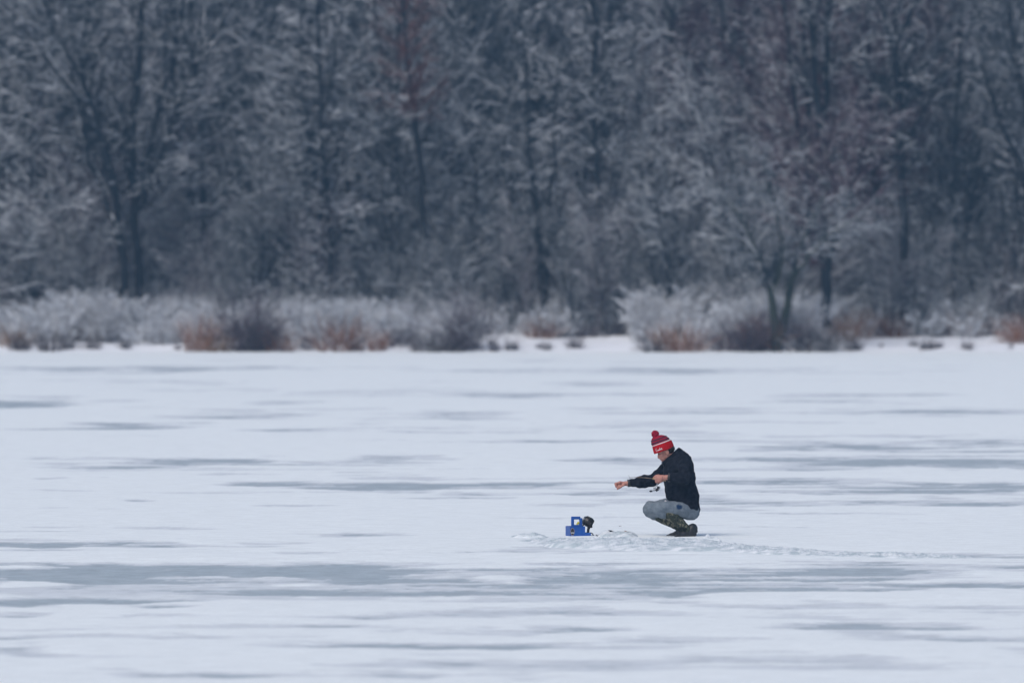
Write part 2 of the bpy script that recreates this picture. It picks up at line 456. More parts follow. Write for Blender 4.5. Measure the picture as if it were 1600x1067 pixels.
def tree_proto(seed, stems, H, r0, lean, L1, L2, L3, snow_amt=.008, snow_keep=.6, a1=(0.5, 1.1), trop=(.03, .05, .02), t1=(.12, 1.), len1=.38, len2=.42, len3=.42, wob=(.045, .06, .08), rmin=.005, base_spread=.1):
    """returns (trunk mesh, crown mesh, snow mesh)"""
    rng = np.random.default_rng(seed)
    az = rng.random(stems) * TAU + np.arange(stems) * TAU / max(stems, 1)
    ln = lean[0] + (lean[1] - lean[0]) * rng.random(stems)
    D = np.stack([np.cos(az) * np.sin(ln), np.sin(az) * np.sin(ln), np.cos(ln)], -1)
    P = np.stack([np.cos(az) * base_spread, np.sin(az) * base_spread, np.full(stems, -.25)], -1) * (1 if stems > 1 else np.array([0, 0, 1]))
    L = H * (0.8 + .35 * rng.random(stems)); R0 = r0 * (0.65 + .5 * rng.random(stems))
    p0, r0_ = march(rng, P, D, L, R0, 14, wob[0], trop[0], .12)
    r0_[:, 0] *= 1.35
    A = spawn(rng, p0, r0_, L1, t1[0], t1[1], a1[0], a1[1], len1, .35, .5, rmin * 1.8, L)
    p1, r1 = march(rng, *A[:4], 7, wob[1], trop[1], .3)
    B = spawn(rng, p1, r1, L2, .15, 1., .4, 1.1, len2, .4, .6, rmin * 1.2, A[2])
    p2, r2 = march(rng, *B[:4], 4, wob[2], trop[2], .5)
    C = spawn(rng, p2, r2, L3, .1, 1., .4, 1.1, len3, .4, .7, rmin, B[2])
    p3, r3 = march(rng, *C[:4], 2, wob[2], trop[2], .6)
    tm = np_mesh('trunk', *tubes(p0, r0_, 8))
    cm = np_mesh('crown', *join_np([tubes(p1, r1, 4), tubes(p2, r2, 3), tubes(p3, r3, 3)]), smooth=False)
    parts = [snow_tubes(rng, p0, r0_, 1., snow_amt * .6, 5), snow_tubes(rng, p1, r1, min(1.2, snow_keep * 1.3), snow_amt * (1.35 if r0 > .02 else 1.2), 4),
             snow_tubes(rng, p2, r2, snow_keep, snow_amt, 3), snow_tubes(rng, p3, r3, snow_keep * (.4 if r0 > .02 else .9), snow_amt * .8, 3)]
    parts = [p for p in parts if len(p[0])]
    sm = np_mesh('snow', *join_np(parts)) if parts else None
    return tm, cm, sm

def place_tree(name, proto, loc, rz, s, label, cat, group=None, bark='bark_grey', twig=None, snow=True, tilt=(0, 0)):
    t = empty(name, loc, label, cat, group, rz)
    t.scale = (s, s, s) if not isinstance(s, tuple) else s
    t.rotation_euler = (tilt[0], tilt[1], rz)
    tm, cm, sm = proto
    tw = twig or bark
    if tw.startswith('bark_'): tw = 'twig_' + tw
    for nm, me, mt in (('trunk', tm, bark), ('crown', cm, tw), ('snow', sm, 'snow')):
        if me is None or (nm == 'snow' and not snow): continue
        if not me.materials: me.materials.append(M[mt])
        o = bpy.data.objects.new(nm, me)
        COL.objects.link(o)
        o.parent = t
        o.material_slots[0].link = 'OBJECT'
        o.material_slots[0].material = M[mt]
        if nm == 'snow': o['kind'] = 'stuff'
    return t

TALL = [tree_proto(11, 1, 17, .17, (0, .08), 38, 9, 7, a1=(.5, 1.0), len1=.26, trop=(.03, .08, .05)),
        tree_proto(12, 1, 19, .20, (0, .10), 40, 9, 7, a1=(.5, 1.1), len1=.24, trop=(.03, .06, .04)),
        tree_proto(13, 2, 16, .15, (.05, .2), 24, 9, 6, a1=(.4, .9), len1=.24, trop=(.03, .09, .04)),
        tree_proto(14, 3, 14, .12, (.1, .38), 18, 8, 7, a1=(.4, 1.0), len1=.25, trop=(.02, .07, .03)),
        tree_proto(15, 1, 14, .085, (0, .07), 34, 8, 6, a1=(.4, .8), len1=.14, trop=(.02, .10, .06), wob=(.025, .05, .07))]
SNOWK = .78
MID = [tree_proto(21, 4, 8.5, .06, (.15, .45), 16, 9, 7, snow_amt=.009, snow_keep=.8, len1=.40, trop=(.02, .05, .02), wob=(.06, .08, .09)),
       tree_proto(22, 5, 7.0, .05, (.2, .6), 14, 9, 7, snow_amt=.010, snow_keep=.85, len1=.46, trop=(.01, -.01, -.03), wob=(.07, .09, .10)),
       tree_proto(23, 3, 10, .07, (.08, .3), 20, 9, 7, snow_amt=.008, snow_keep=.7, len1=.24, trop=(.02, .07, .04), wob=(.05, .07, .09)),
       tree_proto(24, 6, 5.2, .035, (.15, .7), 12, 9, 6, snow_amt=.010, snow_keep=.9, len1=.38, trop=(.0, .0, -.02), wob=(.08, .10, .12)),
       tree_proto(25, 2, 9, .08, (.1, .45), 24, 9, 8, snow_amt=.009, snow_keep=.8, a1=(.6, 1.3), len1=.38, trop=(.02, -.03, -.03), wob=(.06, .08, .10)),
       tree_proto(26, 9, 8, .032, (.02, .22), 12, 8, 6, snow_amt=.007, snow_keep=.6, a1=(.3, .7), len1=.2, trop=(.02, .08, .05), wob=(.04, .06, .08), base_spread=.5)]
SNOWK = 1.2
BUSH = [tree_proto(31, 22, 1.7, .014, (.05, .8), 9, 6, 4, snow_amt=.008, snow_keep=.95, len1=.34, rmin=.0035, trop=(.0, .03, .02), base_spread=.45, wob=(.06, .08, .1)),
        tree_proto(32, 26, 1.2, .012, (.05, 1.), 9, 6, 4, snow_amt=.009, snow_keep=1., len1=.38, rmin=.0035, trop=(-.01, .02, .0), base_spread=.7, wob=(.06, .09, .12)),
        tree_proto(33, 18, 2.5, .015, (.02, .5), 12, 6, 4, snow_amt=.006, snow_keep=.75, len1=.28, rmin=.0035, trop=(.01, .05, .03), base_spread=.35, wob=(.05, .08, .1))]

SNOWK = .5
rnd = random.Random(5)
# --- tall trees of the wood
spots = []
def free(x, y, dmin):
    for a, b in spots:
        if (a - x) ** 2 + (b - y) ** 2 < dmin * dmin: return False
    spots.append((x, y)); return True

n_t = 0
tries = 0
while n_t < 190 and tries < 6000:
    tries += 1
    y = SHORE + 9 + 95 * rnd.random() ** 1.1
    x = rnd.uniform(-1, 1) * (0.06 * y + 9)
    if not free(x, y, 1.9): continue
    px = 800 + x / y * FPX
    red = (1000 < px < 1450 or 560 < px < 680) and rnd.random() < .5
    place_tree('forest_tree', TALL[rnd.choice([0, 1, 2, 3, 4, 4])], (x, y, tz(x, y)), rnd.uniform(0, TAU), rnd.uniform(.8, 1.15),
               'tall bare snow-dusted tree standing deep in the wood', 'tree', 'tall bare trees filling the wood',
               bark='bark_grey' if rnd.random() < .6 else 'bark_dark', twig='bark_red' if red else None)
    n_t += 1
n_m = 0
while n_m < 190 and tries < 20000:
    tries += 1
    y = SHORE + 8.0 + 72 * rnd.random() ** 1.3
    x = rnd.uniform(-1, 1) * (0.06 * y + 8)
    px = 800 + x / y * FPX
    if 1120 < px < 1420 and y < SHORE + 14: continue
    if not free(x, y, 1.3): continue
    k = rnd.choice([0, 1, 2, 3, 4, 5, 5])
    redp = .75 if (820 < px < 1450 or 540 < px < 700) else .2
    red = rnd.random() < redp and y > SHORE + 16
    place_tree('understory_tree', MID[k], (x, y, tz(x, y)), rnd.uniform(0, TAU), rnd.uniform(.75, 1.2),
               'low many-stemmed tree laden with snow in the undergrowth', 'tree', 'snow-laden low trees under the tall ones',
               bark='bark_grey', twig='bark_red' if red else ('bark_dark' if rnd.random() < .3 else 'bark_grey'), snow=not (red and y > SHORE + 25 and rnd.random() < .6))
    n_m += 1
n_s = 0
while n_s < 170 and tries < 60000:
    tries += 1
    y = SHORE + 5.5 + 6 * rnd.random()
    x = rnd.uniform(-1, 1) * (0.06 * y + 5)
    px = 800 + x / y * FPX
    tall = rnd.random() < .16
    if tall and (1180 < px < 1450 or 90 < px < 300 or 900 < px < 960 or 800 < px < 880): continue
    if 1262 < px < 1318 and y < SHORE + 7: continue
    if not free(x, y, .4): continue
    k = rnd.choice([0, 5, 3, 5, 5, 2])
    place_tree('sapling', MID[k], (x, y, tz(x, y)), rnd.uniform(0, TAU), rnd.uniform(.6, .95) if tall else rnd.uniform(.26, .42),
               'young snowy sapling between the pale brush and the wood', 'sapling', 'saplings between the brush and the wood',
               bark='bark_grey', twig='twig_purple' if rnd.random() < .2 else 'bark_grey')
    n_s += 1
# --- frosted brush along the bank
n_b = 0
bsp = []
while n_b < 215 and tries < 120000:
    tries += 1
    y = SHORE + 2.2 + 8.5 * rnd.random()
    x = rnd.uniform(-1, 1) * (0.06 * y + 4)
    px = 800 + x / y * FPX
    gap = (720 < px < 1010 or px > 1300)
    if gap and y < SHORE + 5.6: continue
    if 1225 < px < 1330 and y < SHORE + 6.5 and 1255 < px: continue
    if any((a - x) ** 2 + (b - y) ** 2 < .62 ** 2 for a, b in bsp): continue
    bsp.append((x, y))
    hgt = .55 + .42 * float(vnoise(np.array([x * .45]), np.array([y * .3]), 91)[0])
    k = rnd.choice([0, 1, 1, 0, 0, 2])
    if k == 2: hgt *= .72
    c = rnd.random()
    place_tree('brush', BUSH[k], (x, y, tz(x, y)), rnd.uniform(0, TAU), hgt * rnd.uniform(.7, 1.0),
               'low frost-covered shrub in the pale brush along the bank', 'shrub', 'frosted shrubs along the bank',
               bark='twig_pale' if c < .6 else ('twig_purple' if c < .8 else 'bark_grey'))
    n_b += 1

# ------------------------------------------------------------------ the cold hazy air over the lake
hm = bpy.data.materials.new('cold_haze'); hm.use_nodes = True
hn = hm.node_tree; hn.nodes.clear()
hv = hn.nodes.new('ShaderNodeVolumePrincipled'); ho = hn.nodes.new('ShaderNodeOutputMaterial')
hv.inputs['Color'].default_value = (.36, .66, 1.0, 1)
hv.inputs['Density'].default_value = 0.00062
hv.inputs['Anisotropy'].default_value = 0.0
hn.links.new(hv.outputs[0], ho.inputs['Volume'])
HB = [(x, y, z) for z in (-2.0, 46.0) for x, y in ((-1000, -1000), (1000, -1000), (1000, 1000), (-1000, 1000))]
hme = bpy.data.meshes.new('haze')
hme.from_pydata(HB, [], [(3, 2, 1, 0), (4, 5, 6, 7), (0, 1, 5, 4), (1, 2, 6, 5), (2, 3, 7, 6), (3, 0, 4, 7)])
meta(obj('haze', hme, hm), kind='stuff')

# ------------------------------------------------------------------ single trees that stand out
def bank_depth(px, py):
    for k in range(0, 900):
        D = SHORE - 1 + k * .05
        z = tz((px - 800) * D / FPX, D)
        if HOR + (CAM_H - z) / D * FPX <= py:
            return D
    return SHORE + 40

def resample(pts, n):
    pts = np.array(pts, float)
    seg = np.linalg.norm(np.diff(pts[:, :3], axis=0), axis=1)
    c = np.concatenate([[0], np.cumsum(seg)])
    t = np.linspace(0, c[-1], n)
    return np.stack([np.interp(t, c, pts[:, k]) for k in range(pts.shape[1])], -1), c[-1]

def own_tree(label, D, base_px, stems, seed, L1=20, L2=8, L3=6, bark='bark_dark', twig=None, l1=2.2, t0=.15, snow_amt=.008, keep=.8, trop=(.03, .0), a1=(.5, 1.2), name='lakeside_tree', group=None, snow=True):
    """stems: lists of (px, py, radius px, depth offset m), seen at depth D"""
    rng = np.random.default_rng(seed)
    bx = (base_px - 800) * D / FPX
    bz = tz(bx, D)
    k = D / FPX
    P0, R0, L0 = [], [], []
    for st in stems:
        raw = []
        for (px, py, r, dy) in st:
            raw.append(((px - 800) * k - bx, dy, CAM_H - (py - HOR) * k - bz, r * k))
        p, L = resample(raw, 16)
        p[1:-1, :3] += rng.normal(0, .03, (14, 3))
        P0.append(p[:, :3]); R0.append(p[:, 3]); L0.append(L)
    p0, r0 = np.array(P0), np.array(R0)
    A = spawn(rng, p0, r0, L1, t0, 1., a1[0], a1[1], 1., .4, .45, .009, np.full(len(p0), l1))
    p1, r1 = march(rng, *A[:4], 8, .12, trop[0], .3)
    B = spawn(rng, p1, r1, L2, .12, 1., .4, 1.1, .42, .4, .6, .006, A[2])
    p2, r2 = march(rng, *B[:4], 4, .16, trop[1], .5)
    C = spawn(rng, p2, r2, L3, .1, 1., .4, 1.1, .42, .4, .7, .005, B[2])
    p3, r3 = march(rng, *C[:4], 2, .18, trop[1], .6)
    tm = np_mesh('trunk', *tubes(p0, r0, 8))
    cm = np_mesh('crown', *join_np([tubes(p1, r1, 4), tubes(p2, r2, 3), tubes(p3, r3, 3)]), smooth=False)
    sp = [snow_tubes(rng, p0, r0, 1.2, snow_amt * 1.2, 5), snow_tubes(rng, p1, r1, 1, snow_amt * 1.3, 4), snow_tubes(rng, p2, r2, keep, snow_amt, 3), snow_tubes(rng, p3, r3, keep * .5, snow_amt * .8, 3)]
    sp = [q for q in sp if len(q[0])]
    sm = np_mesh('snow', *join_np(sp)) if sp else None
    return place_tree(name, (tm, cm, sm), (bx, D, bz), 0, 1, label, 'tree', group, bark, twig or bark, snow)

own_tree('forked tree with mossy greenish twin trunks standing right at the lake edge', bank_depth(1214, 549), 1214,
         [[(1214, 556, 9, 0), (1212, 520, 8, 0), (1208, 480, 6.5, 0), (1206, 448, 6, 0), (1196, 425, 4.5, .1), (1178, 388, 3, .3), (1150, 368, 2, .4), (1112, 374, 1.2, .5)],
          [(1214, 545, 8, 0), (1222, 515, 7, .1), (1232, 480, 6.5, .2), (1237, 440, 5, .2), (1246, 400, 3.5, .3), (1266, 350, 2.4, .4), (1290, 300, 1.3, .5)],
          [(1206, 452, 5, 0), (1214, 430, 4, -.2), (1224, 405, 3, -.3), (1218, 350, 2.2, -.5), (1200, 290, 1.4, -.7), (1190, 250, .8, -.8)],
          [(1196, 425, 3, .1), (1180, 380, 2.2, -.3), (1150, 330, 1.6, -.6), (1115, 290, .8, -.8)],
          [(1237, 440, 3.5, .2), (1262, 400, 2.6, -.2), (1300, 360, 1.8, -.4), (1350, 335, .9, -.6)]],
         71, L1=18, L2=8, L3=6, bark='bark_moss', twig='bark_grey', l1=1.5, t0=.4, snow_amt=.007, keep=.9, trop=(.01, .0), a1=(.4, 1.1))
own_tree('dark trunk forking into a wide brown crown just behind the mossy twin-trunked tree', SHORE + 3.4, 1291,
         [[(1291, 512, 9.5, 0), (1292, 470, 8.5, 0), (1290, 430, 8, 0), (1284, 395, 6, .1), (1270, 350, 4, .3), (1255, 300, 2.5, .4), (1240, 240, 1, .5)],
          [(1290, 435, 6, 0), (1298, 395, 5.5, 0), (1312, 345, 4, -.1), (1332, 290, 3, -.2), (1352, 230, 2, -.3), (1362, 170, 1, -.4)],
          [(1284, 400, 3.5, .1), (1290, 340, 3, .5), (1294, 270, 2, .8), (1300, 200, 1, 1.)]],
         72, L1=24, L2=7, L3=6, bark='bark_dark', twig='bark_red', l1=1.9, t0=.3, snow_amt=.005, keep=.5, trop=(.05, .02))
own_tree('tall dark trunk splitting into a Y at the upper right of the wood', SHORE + 7, 1412,
         [[(1414, 512, 8, 0), (1412, 400, 7.5, 0), (1409, 250, 7, 0), (1405, 170, 7, 0), (1399, 110, 7, 0), (1397, 70, 6, 0), (1385, 30, 4, .2), (1368, -30, 3, .4), (1350, -120, 2, .8)],
          [(1397, 75, 5, 0), (1412, 40, 4.5, 0), (1432, 0, 4, -.2), (1446, -60, 3, -.3), (1455, -160, 1.5, -.3)]],
         73, L1=26, L2=8, L3=6, l1=2.2, t0=.35)
own_tree('pair of close dark trunks rising left of the Y-shaped trunk', SHORE + 7.4, 1286,
         [[(1288, 505, 7, 0), (1288, 400, 6.5, 0), (1284, 250, 6, 0), (1274, 130, 5.5, 0), (1270, 60, 5, 0), (1255, -20, 3.5, 0), (1230, -120, 1.5, 0)],
          [(1288, 300, 6, 0), (1290, 180, 5, .2), (1291, 60, 5, .3), (1300, -50, 3.5, .4), (1310, -150, 2, .4)]],
         74, L1=22, L2=8, L3=6, l1=2.0, t0=.3)
own_tree('dark tree fanning out in long leaning limbs at the upper left', SHORE + 5.8, 196,
         [[(200, 512, 7, 0), (192, 400, 6.5, 0), (178, 280, 6, 0), (150, 200, 5, 0), (112, 140, 4.5, .2), (60, 70, 3.5, .4), (10, 5, 2.5, .6), (-40, -60, 1, .8)],
          [(178, 280, 5, 0), (160, 215, 4.5, -.2), (134, 130, 4, -.4), (90, 55, 3, -.5), (60, -20, 2, -.6)],
          [(192, 400, 5, 0), (160, 300, 4, .5), (132, 240, 4, .6), (128, 130, 3.5, .7), (135, 0, 3, .8)]],
         75, L1=24, L2=8, L3=7, l1=2.2, t0=.3, snow_amt=.007)
own_tree('dark tree with two steep limbs spreading in a V near the upper left', SHORE + 6.3, 215,
         [[(222, 510, 7, 0), (215, 400, 6.5, 0), (205, 250, 6, 0), (212, 150, 5.5, 0), (220, 60, 5, 0), (228, -60, 3, 0)],
          [(210, 300, 6, 0), (236, 215, 5, .1), (262, 120, 4.5, .2), (285, 20, 4, .3), (305, -80, 2, .4)],
          [(212, 320, 4.5, 0), (250, 250, 4, -.3), (285, 150, 3.5, -.4), (330, 60, 2.5, -.5), (380, -20, 1.5, -.6)]],
         76, L1=24, L2=8, L3=7, l1=2.2, t0=.25, snow_amt=.007)
own_tree('slender dark twin stems in the middle of the wood', SHORE + 7, 848,
         [[(848, 508, 4.5, 0), (846, 400, 4.5, 0), (838, 320, 4.5, 0), (828, 240, 3.5, 0), (822, 120, 2.5, 0), (815, 0, 1, 0)],
          [(850, 505, 4, .2), (858, 380, 4, .2), (862, 280, 3, .3), (868, 160, 2, .3), (880, 40, 1, .3)]],
         77, L1=24, L2=8, L3=6, l1=1.5, t0=.15, snow_amt=.009)
own_tree('straight slim trunk with rusty red withered crown left of the middle', SHORE + 7.5, 665,
         [[(668, 508, 5, 0), (665, 400, 5, 0), (655, 250, 4.5, 0), (640, 130, 4, 0), (632, 20, 3, 0), (625, -100, 1.5, 0)]],
         78, L1=44, L2=9, L3=7, l1=1.4, t0=.5, bark='bark_dark', twig='bark_rust', snow_amt=.005, keep=.3)
own_tree('slim bent trunk reaching the top edge right of the middle', SHORE + 7.5, 938,
         [[(948, 508, 5, 0), (940, 380, 5, 0), (930, 240, 4.5, 0), (928, 110, 4, 0), (932, 40, 4, 0), (918, -30, 3, 0), (905, -120, 1.5, 0)]],
         79, L1=36, L2=8, L3=6, l1=1.8, t0=.3)
own_tree('dark leaning tree cut off by the right edge of the photograph', SHORE + 6.5, 1590,
         [[(1640, 510, 8, 0), (1625, 380, 7, 0), (1600, 270, 6, 0), (1562, 190, 4.5, 0), (1545, 140, 3, 0), (1530, 80, 1.5, 0)],
          [(1620, 360, 6, 0), (1612, 200, 5, .2), (1592, 100, 4.5, .2), (1575, 20, 3.5, .2), (1565, -80, 2, .2)]],
         80, L1=24, L2=8, L3=6, l1=1.8, t0=.2, snow_amt=.005)
own_tree('slender trunks of a grey tree left of centre, snow along its side branches', SHORE + 7, 508,
         [[(516, 508, 4.5, 0), (514, 380, 4.5, 0), (505, 240, 4, 0), (500, 120, 3.5, 0), (496, 0, 2.5, 0), (490, -90, 1, 0)],
          [(512, 400, 3.5, 0), (490, 260, 3, .3), (478, 160, 2.5, .5), (470, 30, 1.5, .6)]],
         81, L1=34, L2=9, L3=7, l1=1.9, t0=.15, snow_amt=.009, trop=(-.01, -.02))

# ------------------------------------------------------------------ grass clumps, tufts and dark shrubs on the shore
def clump_proto(seed, n, h, spread, lean, r=.004, side=0):
    rng = np.random.default_rng(seed)
    az = rng.random(n) * TAU
    rr = spread * np.sqrt(rng.random(n))
    P = np.stack([np.cos(az) * rr, np.sin(az) * rr, np.full(n, -.08)], -1)
    az2 = az + rng.normal(0, .8, n); ln = lean * rng.random(n)
    D = np.stack([np.cos(az2) * np.sin(ln), np.sin(az2) * np.sin(ln), np.cos(ln)], -1)
    L = h * (.5 + .7 * rng.random(n))
    p, rd = march(rng, P, D, L, np.full(n, r), 6, .12, -.05, .4)
    parts = [tubes(p, rd, 3)]
    q = None
    if side:
        A = spawn(rng, p, rd, side, .3, 1, .3, .9, .35, .3, .8, r * .7, L)
        q = march(rng, *A[:4], 3, .15, 0, .5)
        parts.append(tubes(q[0], q[1], 3))
    bm_ = np_mesh('blades', *join_np(parts), smooth=False)
    sp = [snow_tubes(rng, p, rd, .7, .006, 3)]
    if q: sp.append(snow_tubes(rng, q[0], q[1], .6, .006, 3))
    sp = [x for x in sp if len(x[0])]
    return bm_, np_mesh('snow', *join_np(sp))

CL = {'grass': clump_proto(41, 170, .75, .28, .55, .0055, 0), 'low': clump_proto(42, 150, .46, .24, .85, .006, 0),
      'shrub': clump_proto(43, 110, 1.35, .30, .85, .008, 7), 'round': clump_proto(44, 160, .95, .34, 1.1, .007, 7)}

def place_clump(kind, px, py, s, mat, label, cat='grass clump', group=None, name='grass_clump', snow=True, zs=1.0):
    D = bank_depth(px, py)
    x = (px - 800) * D / FPX
    t = empty(name, (x, D, tz(x, D)), label, cat, group, rnd.uniform(0, TAU))
    s = s * (1.2 if 'rust' in mat or 'tan' in mat else 1.0)
    t.scale = (s / zs, s / zs, s * zs)
    b_, s_ = CL[kind]
    for nm, me, mt in (('blades' if cat != 'shrub' else 'branches', b_, mat), ('snow', s_, 'snow')):
        if nm == 'snow' and not snow: continue
        if not me.materials: me.materials.append(M[mt])
        o = bpy.data.objects.new(nm, me)
        COL.objects.link(o); o.parent = t
        o.material_slots[0].link = 'OBJECT'; o.material_slots[0].material = M[mt]
        o['kind'] = 'stuff'
    return t

M['grass_rust'] = noise_mat('rusty_dead_grass', (0.13, 0.058, 0.035), (0.27, 0.13, 0.075), 5)
M['grass_dark'] = noise_mat('dark_dead_stalks', (0.035, 0.03, 0.035), (0.09, 0.07, 0.07), 5)
place_clump('grass', 312, 549, 1.15, 'grass_rust', 'rust-orange grass clump left of the dark purple shrub on the shore')
place_clump('low', 338, 548, 1.4, 'twig_tan', 'low tan grass beside the rust-orange clump')
place_clump('shrub', 388, 549, 1.15, 'twig_purple', 'dark purple bare shrub on the shore right of the rust-orange clump', 'shrub', name='shrub', snow=False)
place_clump('round', 408, 547, .8, 'grass_dark', 'small dark shrub tucked against the dark purple one', 'shrub', name='shrub', snow=False)
place_clump('low', 437, 549, 1.2, 'grass_rust', 'small brown tuft right of the dark purple shrub')
place_clump('low', 530, 545, 1.9, 'grass_rust', 'leftmost of the wide rusty grass clumps left of centre')
place_clump('grass', 556, 547, .75, 'twig_purple', 'dark brown middle clump of the rusty grass left of centre')
place_clump('grass', 590, 547, .70, 'grass_rust', 'orange-brown grass clump at the right of the rusty group')
place_clump('low', 628, 540, 1.7, 'twig_purple', 'purplish low clump right of the rusty grass group')
place_clump('low', 665, 549, 1.4, 'grass_dark', 'dark grey low tuft on the shoreline left of centre', snow=True)
place_clump('low', 690, 550, 1.3, 'grass_dark', 'dark tuft at the foot of the tall reddish shrub')
place_clump('shrub', 728, 545, 1.15, 'twig_purple', 'tall reddish thin shrub near the middle of the shore', 'shrub', name='shrub')
place_clump('round', 712, 550, .55, 'twig_purple', 'small dark red-brown shrub on the shoreline near the middle', 'shrub', name='shrub', snow=False)
place_clump('grass', 1040, 548, .8, 'twig_tan', 'tan grass clump on the open snow right of centre')
place_clump('low', 1060, 549, 1.7, 'grass_rust', 'dark rusty mound of grass beside the tan clump right of centre')
place_clump('low', 1018, 549, 1.2, 'grass_dark', 'dark tuft at the left foot of the tan clump')
place_clump('low', 1085, 545, 1.1, 'grass_rust', 'small brown tuft trailing right of the tan clump')
place_clump('low', 1132, 546, 1.4, 'twig_purple', 'brown tuft left of the round purple-brown shrub')
place_clump('round', 1170, 549, 1.1, 'twig_purple', 'round purple-brown shrub at the left foot of the mossy tree', 'shrub', name='shrub', snow=False)
place_clump('round', 1196, 545, .75, 'grass_rust', 'small brown shrub pressed against the mossy trunk', 'shrub', name='shrub', snow=False)
place_clump('shrub', 1252, 545, .8, 'twig_purple', 'dark purple shrub between the mossy tree and the dark trunk', 'shrub', name='shrub')
place_clump('round', 1292, 549, .6, 'grass_dark', 'dark low shrub below the dark trunk at the lake edge', 'shrub', name='shrub')
place_clump('low', 1262, 549, 1.5, 'grass_dark', 'dark low tuft right of the mossy tree')
for px, py, s, m in [(1312, 535, 1.4, 'twig_tan'), (1330, 528, 1.6, 'grass_rust'), (1352, 524, 1.5, 'twig_tan'), (1392, 526, 1.5, 'grass_rust'), (1420, 523, 1.5, 'grass_rust'),
                     (1502, 524, 1.4, 'grass_rust'), (1512, 520, 1.2, 'twig_purple'), (1548, 524, 1.3, 'grass_dark'), (1578, 524, 1.2, 'grass_rust'), (1592, 535, 1.6, 'grass_rust'),
                     (1470, 526, 1.0, 'grass_dark'), (1606, 530, 1.4, 'grass_rust'), (845, 528, 1.2, 'grass_rust'), (868, 526, 1.1, 'twig_purple'), (960, 524, 1.3, 'grass_dark'), (920, 526, 1.1, 'twig_purple'),
                     (130, 530, 1.6, 'grass_rust'), (158, 518, 1.4, 'grass_rust'), (235, 528, 1.4, 'grass_rust'), (22, 540, 1.2, 'twig_tan'), (490, 530, 1.3, 'twig_tan'), (520, 530, 1.3, 'grass_rust')]:
    place_clump('low', px, py, s, m, 'brown dead grass tuft where the snowy bank meets the brush', group='dead grass tufts along the foot of the brush')
for px, py, s in [(76, 549, 1.3), (28, 550, .9), (110, 550, .8), (152, 547, 1.1), (200, 549, .8), (222, 546, .8), (272, 545, .5), (484, 548, .7), (765, 545, .8), (800, 545, .8), (770, 549, .5), (847, 547, .5),
                  (905, 543, .9), (930, 541, .6), (850, 543, .5), (1336, 547, .7), (1342, 546, .5), (1364, 546, .75), (1385, 546, .5), (1404, 542, .7), (1420, 545, .5), (1442, 541, .6), (1455, 546, .6),
                  (1476, 547, .6), (1506, 545, .7), (1538, 545, .5), (1582, 541, .5), (1466, 546, .5), (1412, 538, .4)]:
    if rnd.random() < .2: continue
    s *= rnd.uniform(.45, 1.2); px += rnd.uniform(-8, 8); py += rnd.uniform(-6, 2.5)
    place_clump('low', px, py, s, 'grass_dark' if rnd.random() < .6 else 'twig_purple', 'small dark weed tuft poking through the shoreline snow', 'weed tuft', 'small dark tufts in the shoreline snow', 'weed_tuft', snow=False, zs=1.2)

# ------------------------------------------------------------------ slush ridge and mounds
def slush_mat():
    m = noise_mat('slush', (0.42, 0.49, 0.52), (0.75, 0.78, 0.80), 8, 0.7, 0.15, bump=.2, bscale=30, coord='Object')
    return m
M['slush'] = slush_mat()

def strip(name, label, path, ns, ntt, seed, ef=.06):
    P = np.array(path, float)
    s = np.linspace(P[0, 0], P[-1, 0], ns)
    py, hw, ht = (np.interp(s, P[:, 0], P[:, k]) for k in (1, 2, 3))
    D = CAM_H * FPX / (py - HOR)
    t = np.linspace(-1, 1, ntt)
    Y = D[:, None] + hw[:, None] * t[None, :]
    X = (s[:, None] - 800) * Y / FPX
    end = np.minimum(sstep(0, ef, (s - s[0]) / (s[-1] - s[0])), sstep(0, ef, (s[-1] - s) / (s[-1] - s[0])))[:, None]
    wob = .35 * (fbm(X * 2.5, Y * .0 + seed, seed + 3, 3) - .5)
    prof = np.clip(1 - np.abs(t[None, :] + wob) ** 2.2, 0, 1) * end
    lump = np.abs(fbm(X * 6, Y * 6, seed, 4, .6) - .5) * 2
    chunk = fbm(X * 14, Y * 14, seed + 9, 3, .6)
    big = fbm(X * 1.6, Y * 1.6, seed + 5, 3)
    Z = -.012 + .030 * sstep(0, .5, prof) + ht[:, None] * prof * (.35 + 1.5 * big) + prof * (.036 * (chunk - .5) + .012 * (.5 - lump) + .016 * (fbm(X * 32, Y * 20, seed + 4, 2) - .5))
    V = np.stack([X, Y, Z], -1).reshape(-1, 3)
    idx = np.arange(ns * ntt).reshape(ns, ntt)
    Q = np.stack([idx[:-1, :-1], idx[1:, :-1], idx[1:, 1:], idx[:-1, 1:]], -1).reshape(-1, 4)
    meta(obj(name, np_mesh(name, V, Q, True), M['slush']), label, kind='stuff')

strip('slush_ridge', 'long ragged ridge of broken slush and snow running right from the blue case past the angler',
      [(770, 847.5, .25, .02), (850, 851.5, .8, .04), (900, 854.5, 1.1, .06), (1000, 856.5, 1.3, .065), (1100, 858.5, 1.2, .06), (1160, 862.5, .9, .045), (1300, 870, .6, .018), (1400, 872, .5, .022), (1480, 873.5, .45, .010), (1560, 874, .3, .004)], 1100, 60, 101, .12)
strip('slush_mound', 'low heap of grey slush between the blue case and the boots',
      [(920, 841.5, .2, .02), (945, 841.5, .45, .06), (962, 842, .35, .045), (985, 841.5, .5, .055), (1010, 842.5, .3, .018)], 160, 30, 131, .35)
strip('slush_mound', 'thin line of slush left of the blue case',
      [(782, 843.5, .2, .03), (812, 844, .25, .045), (840, 844.5, .25, .05), (872, 845.5, .25, .03)], 160, 24, 151, .35)
strip('slush_mound', 'small snow lump just right of the heel of the boots',
      [(1090, 849.5, .2, .03), (1105, 849.5, .25, .07), (1120, 850.5, .2, .05), (1135, 852.5, .2, .02)], 90, 24, 161, .35)

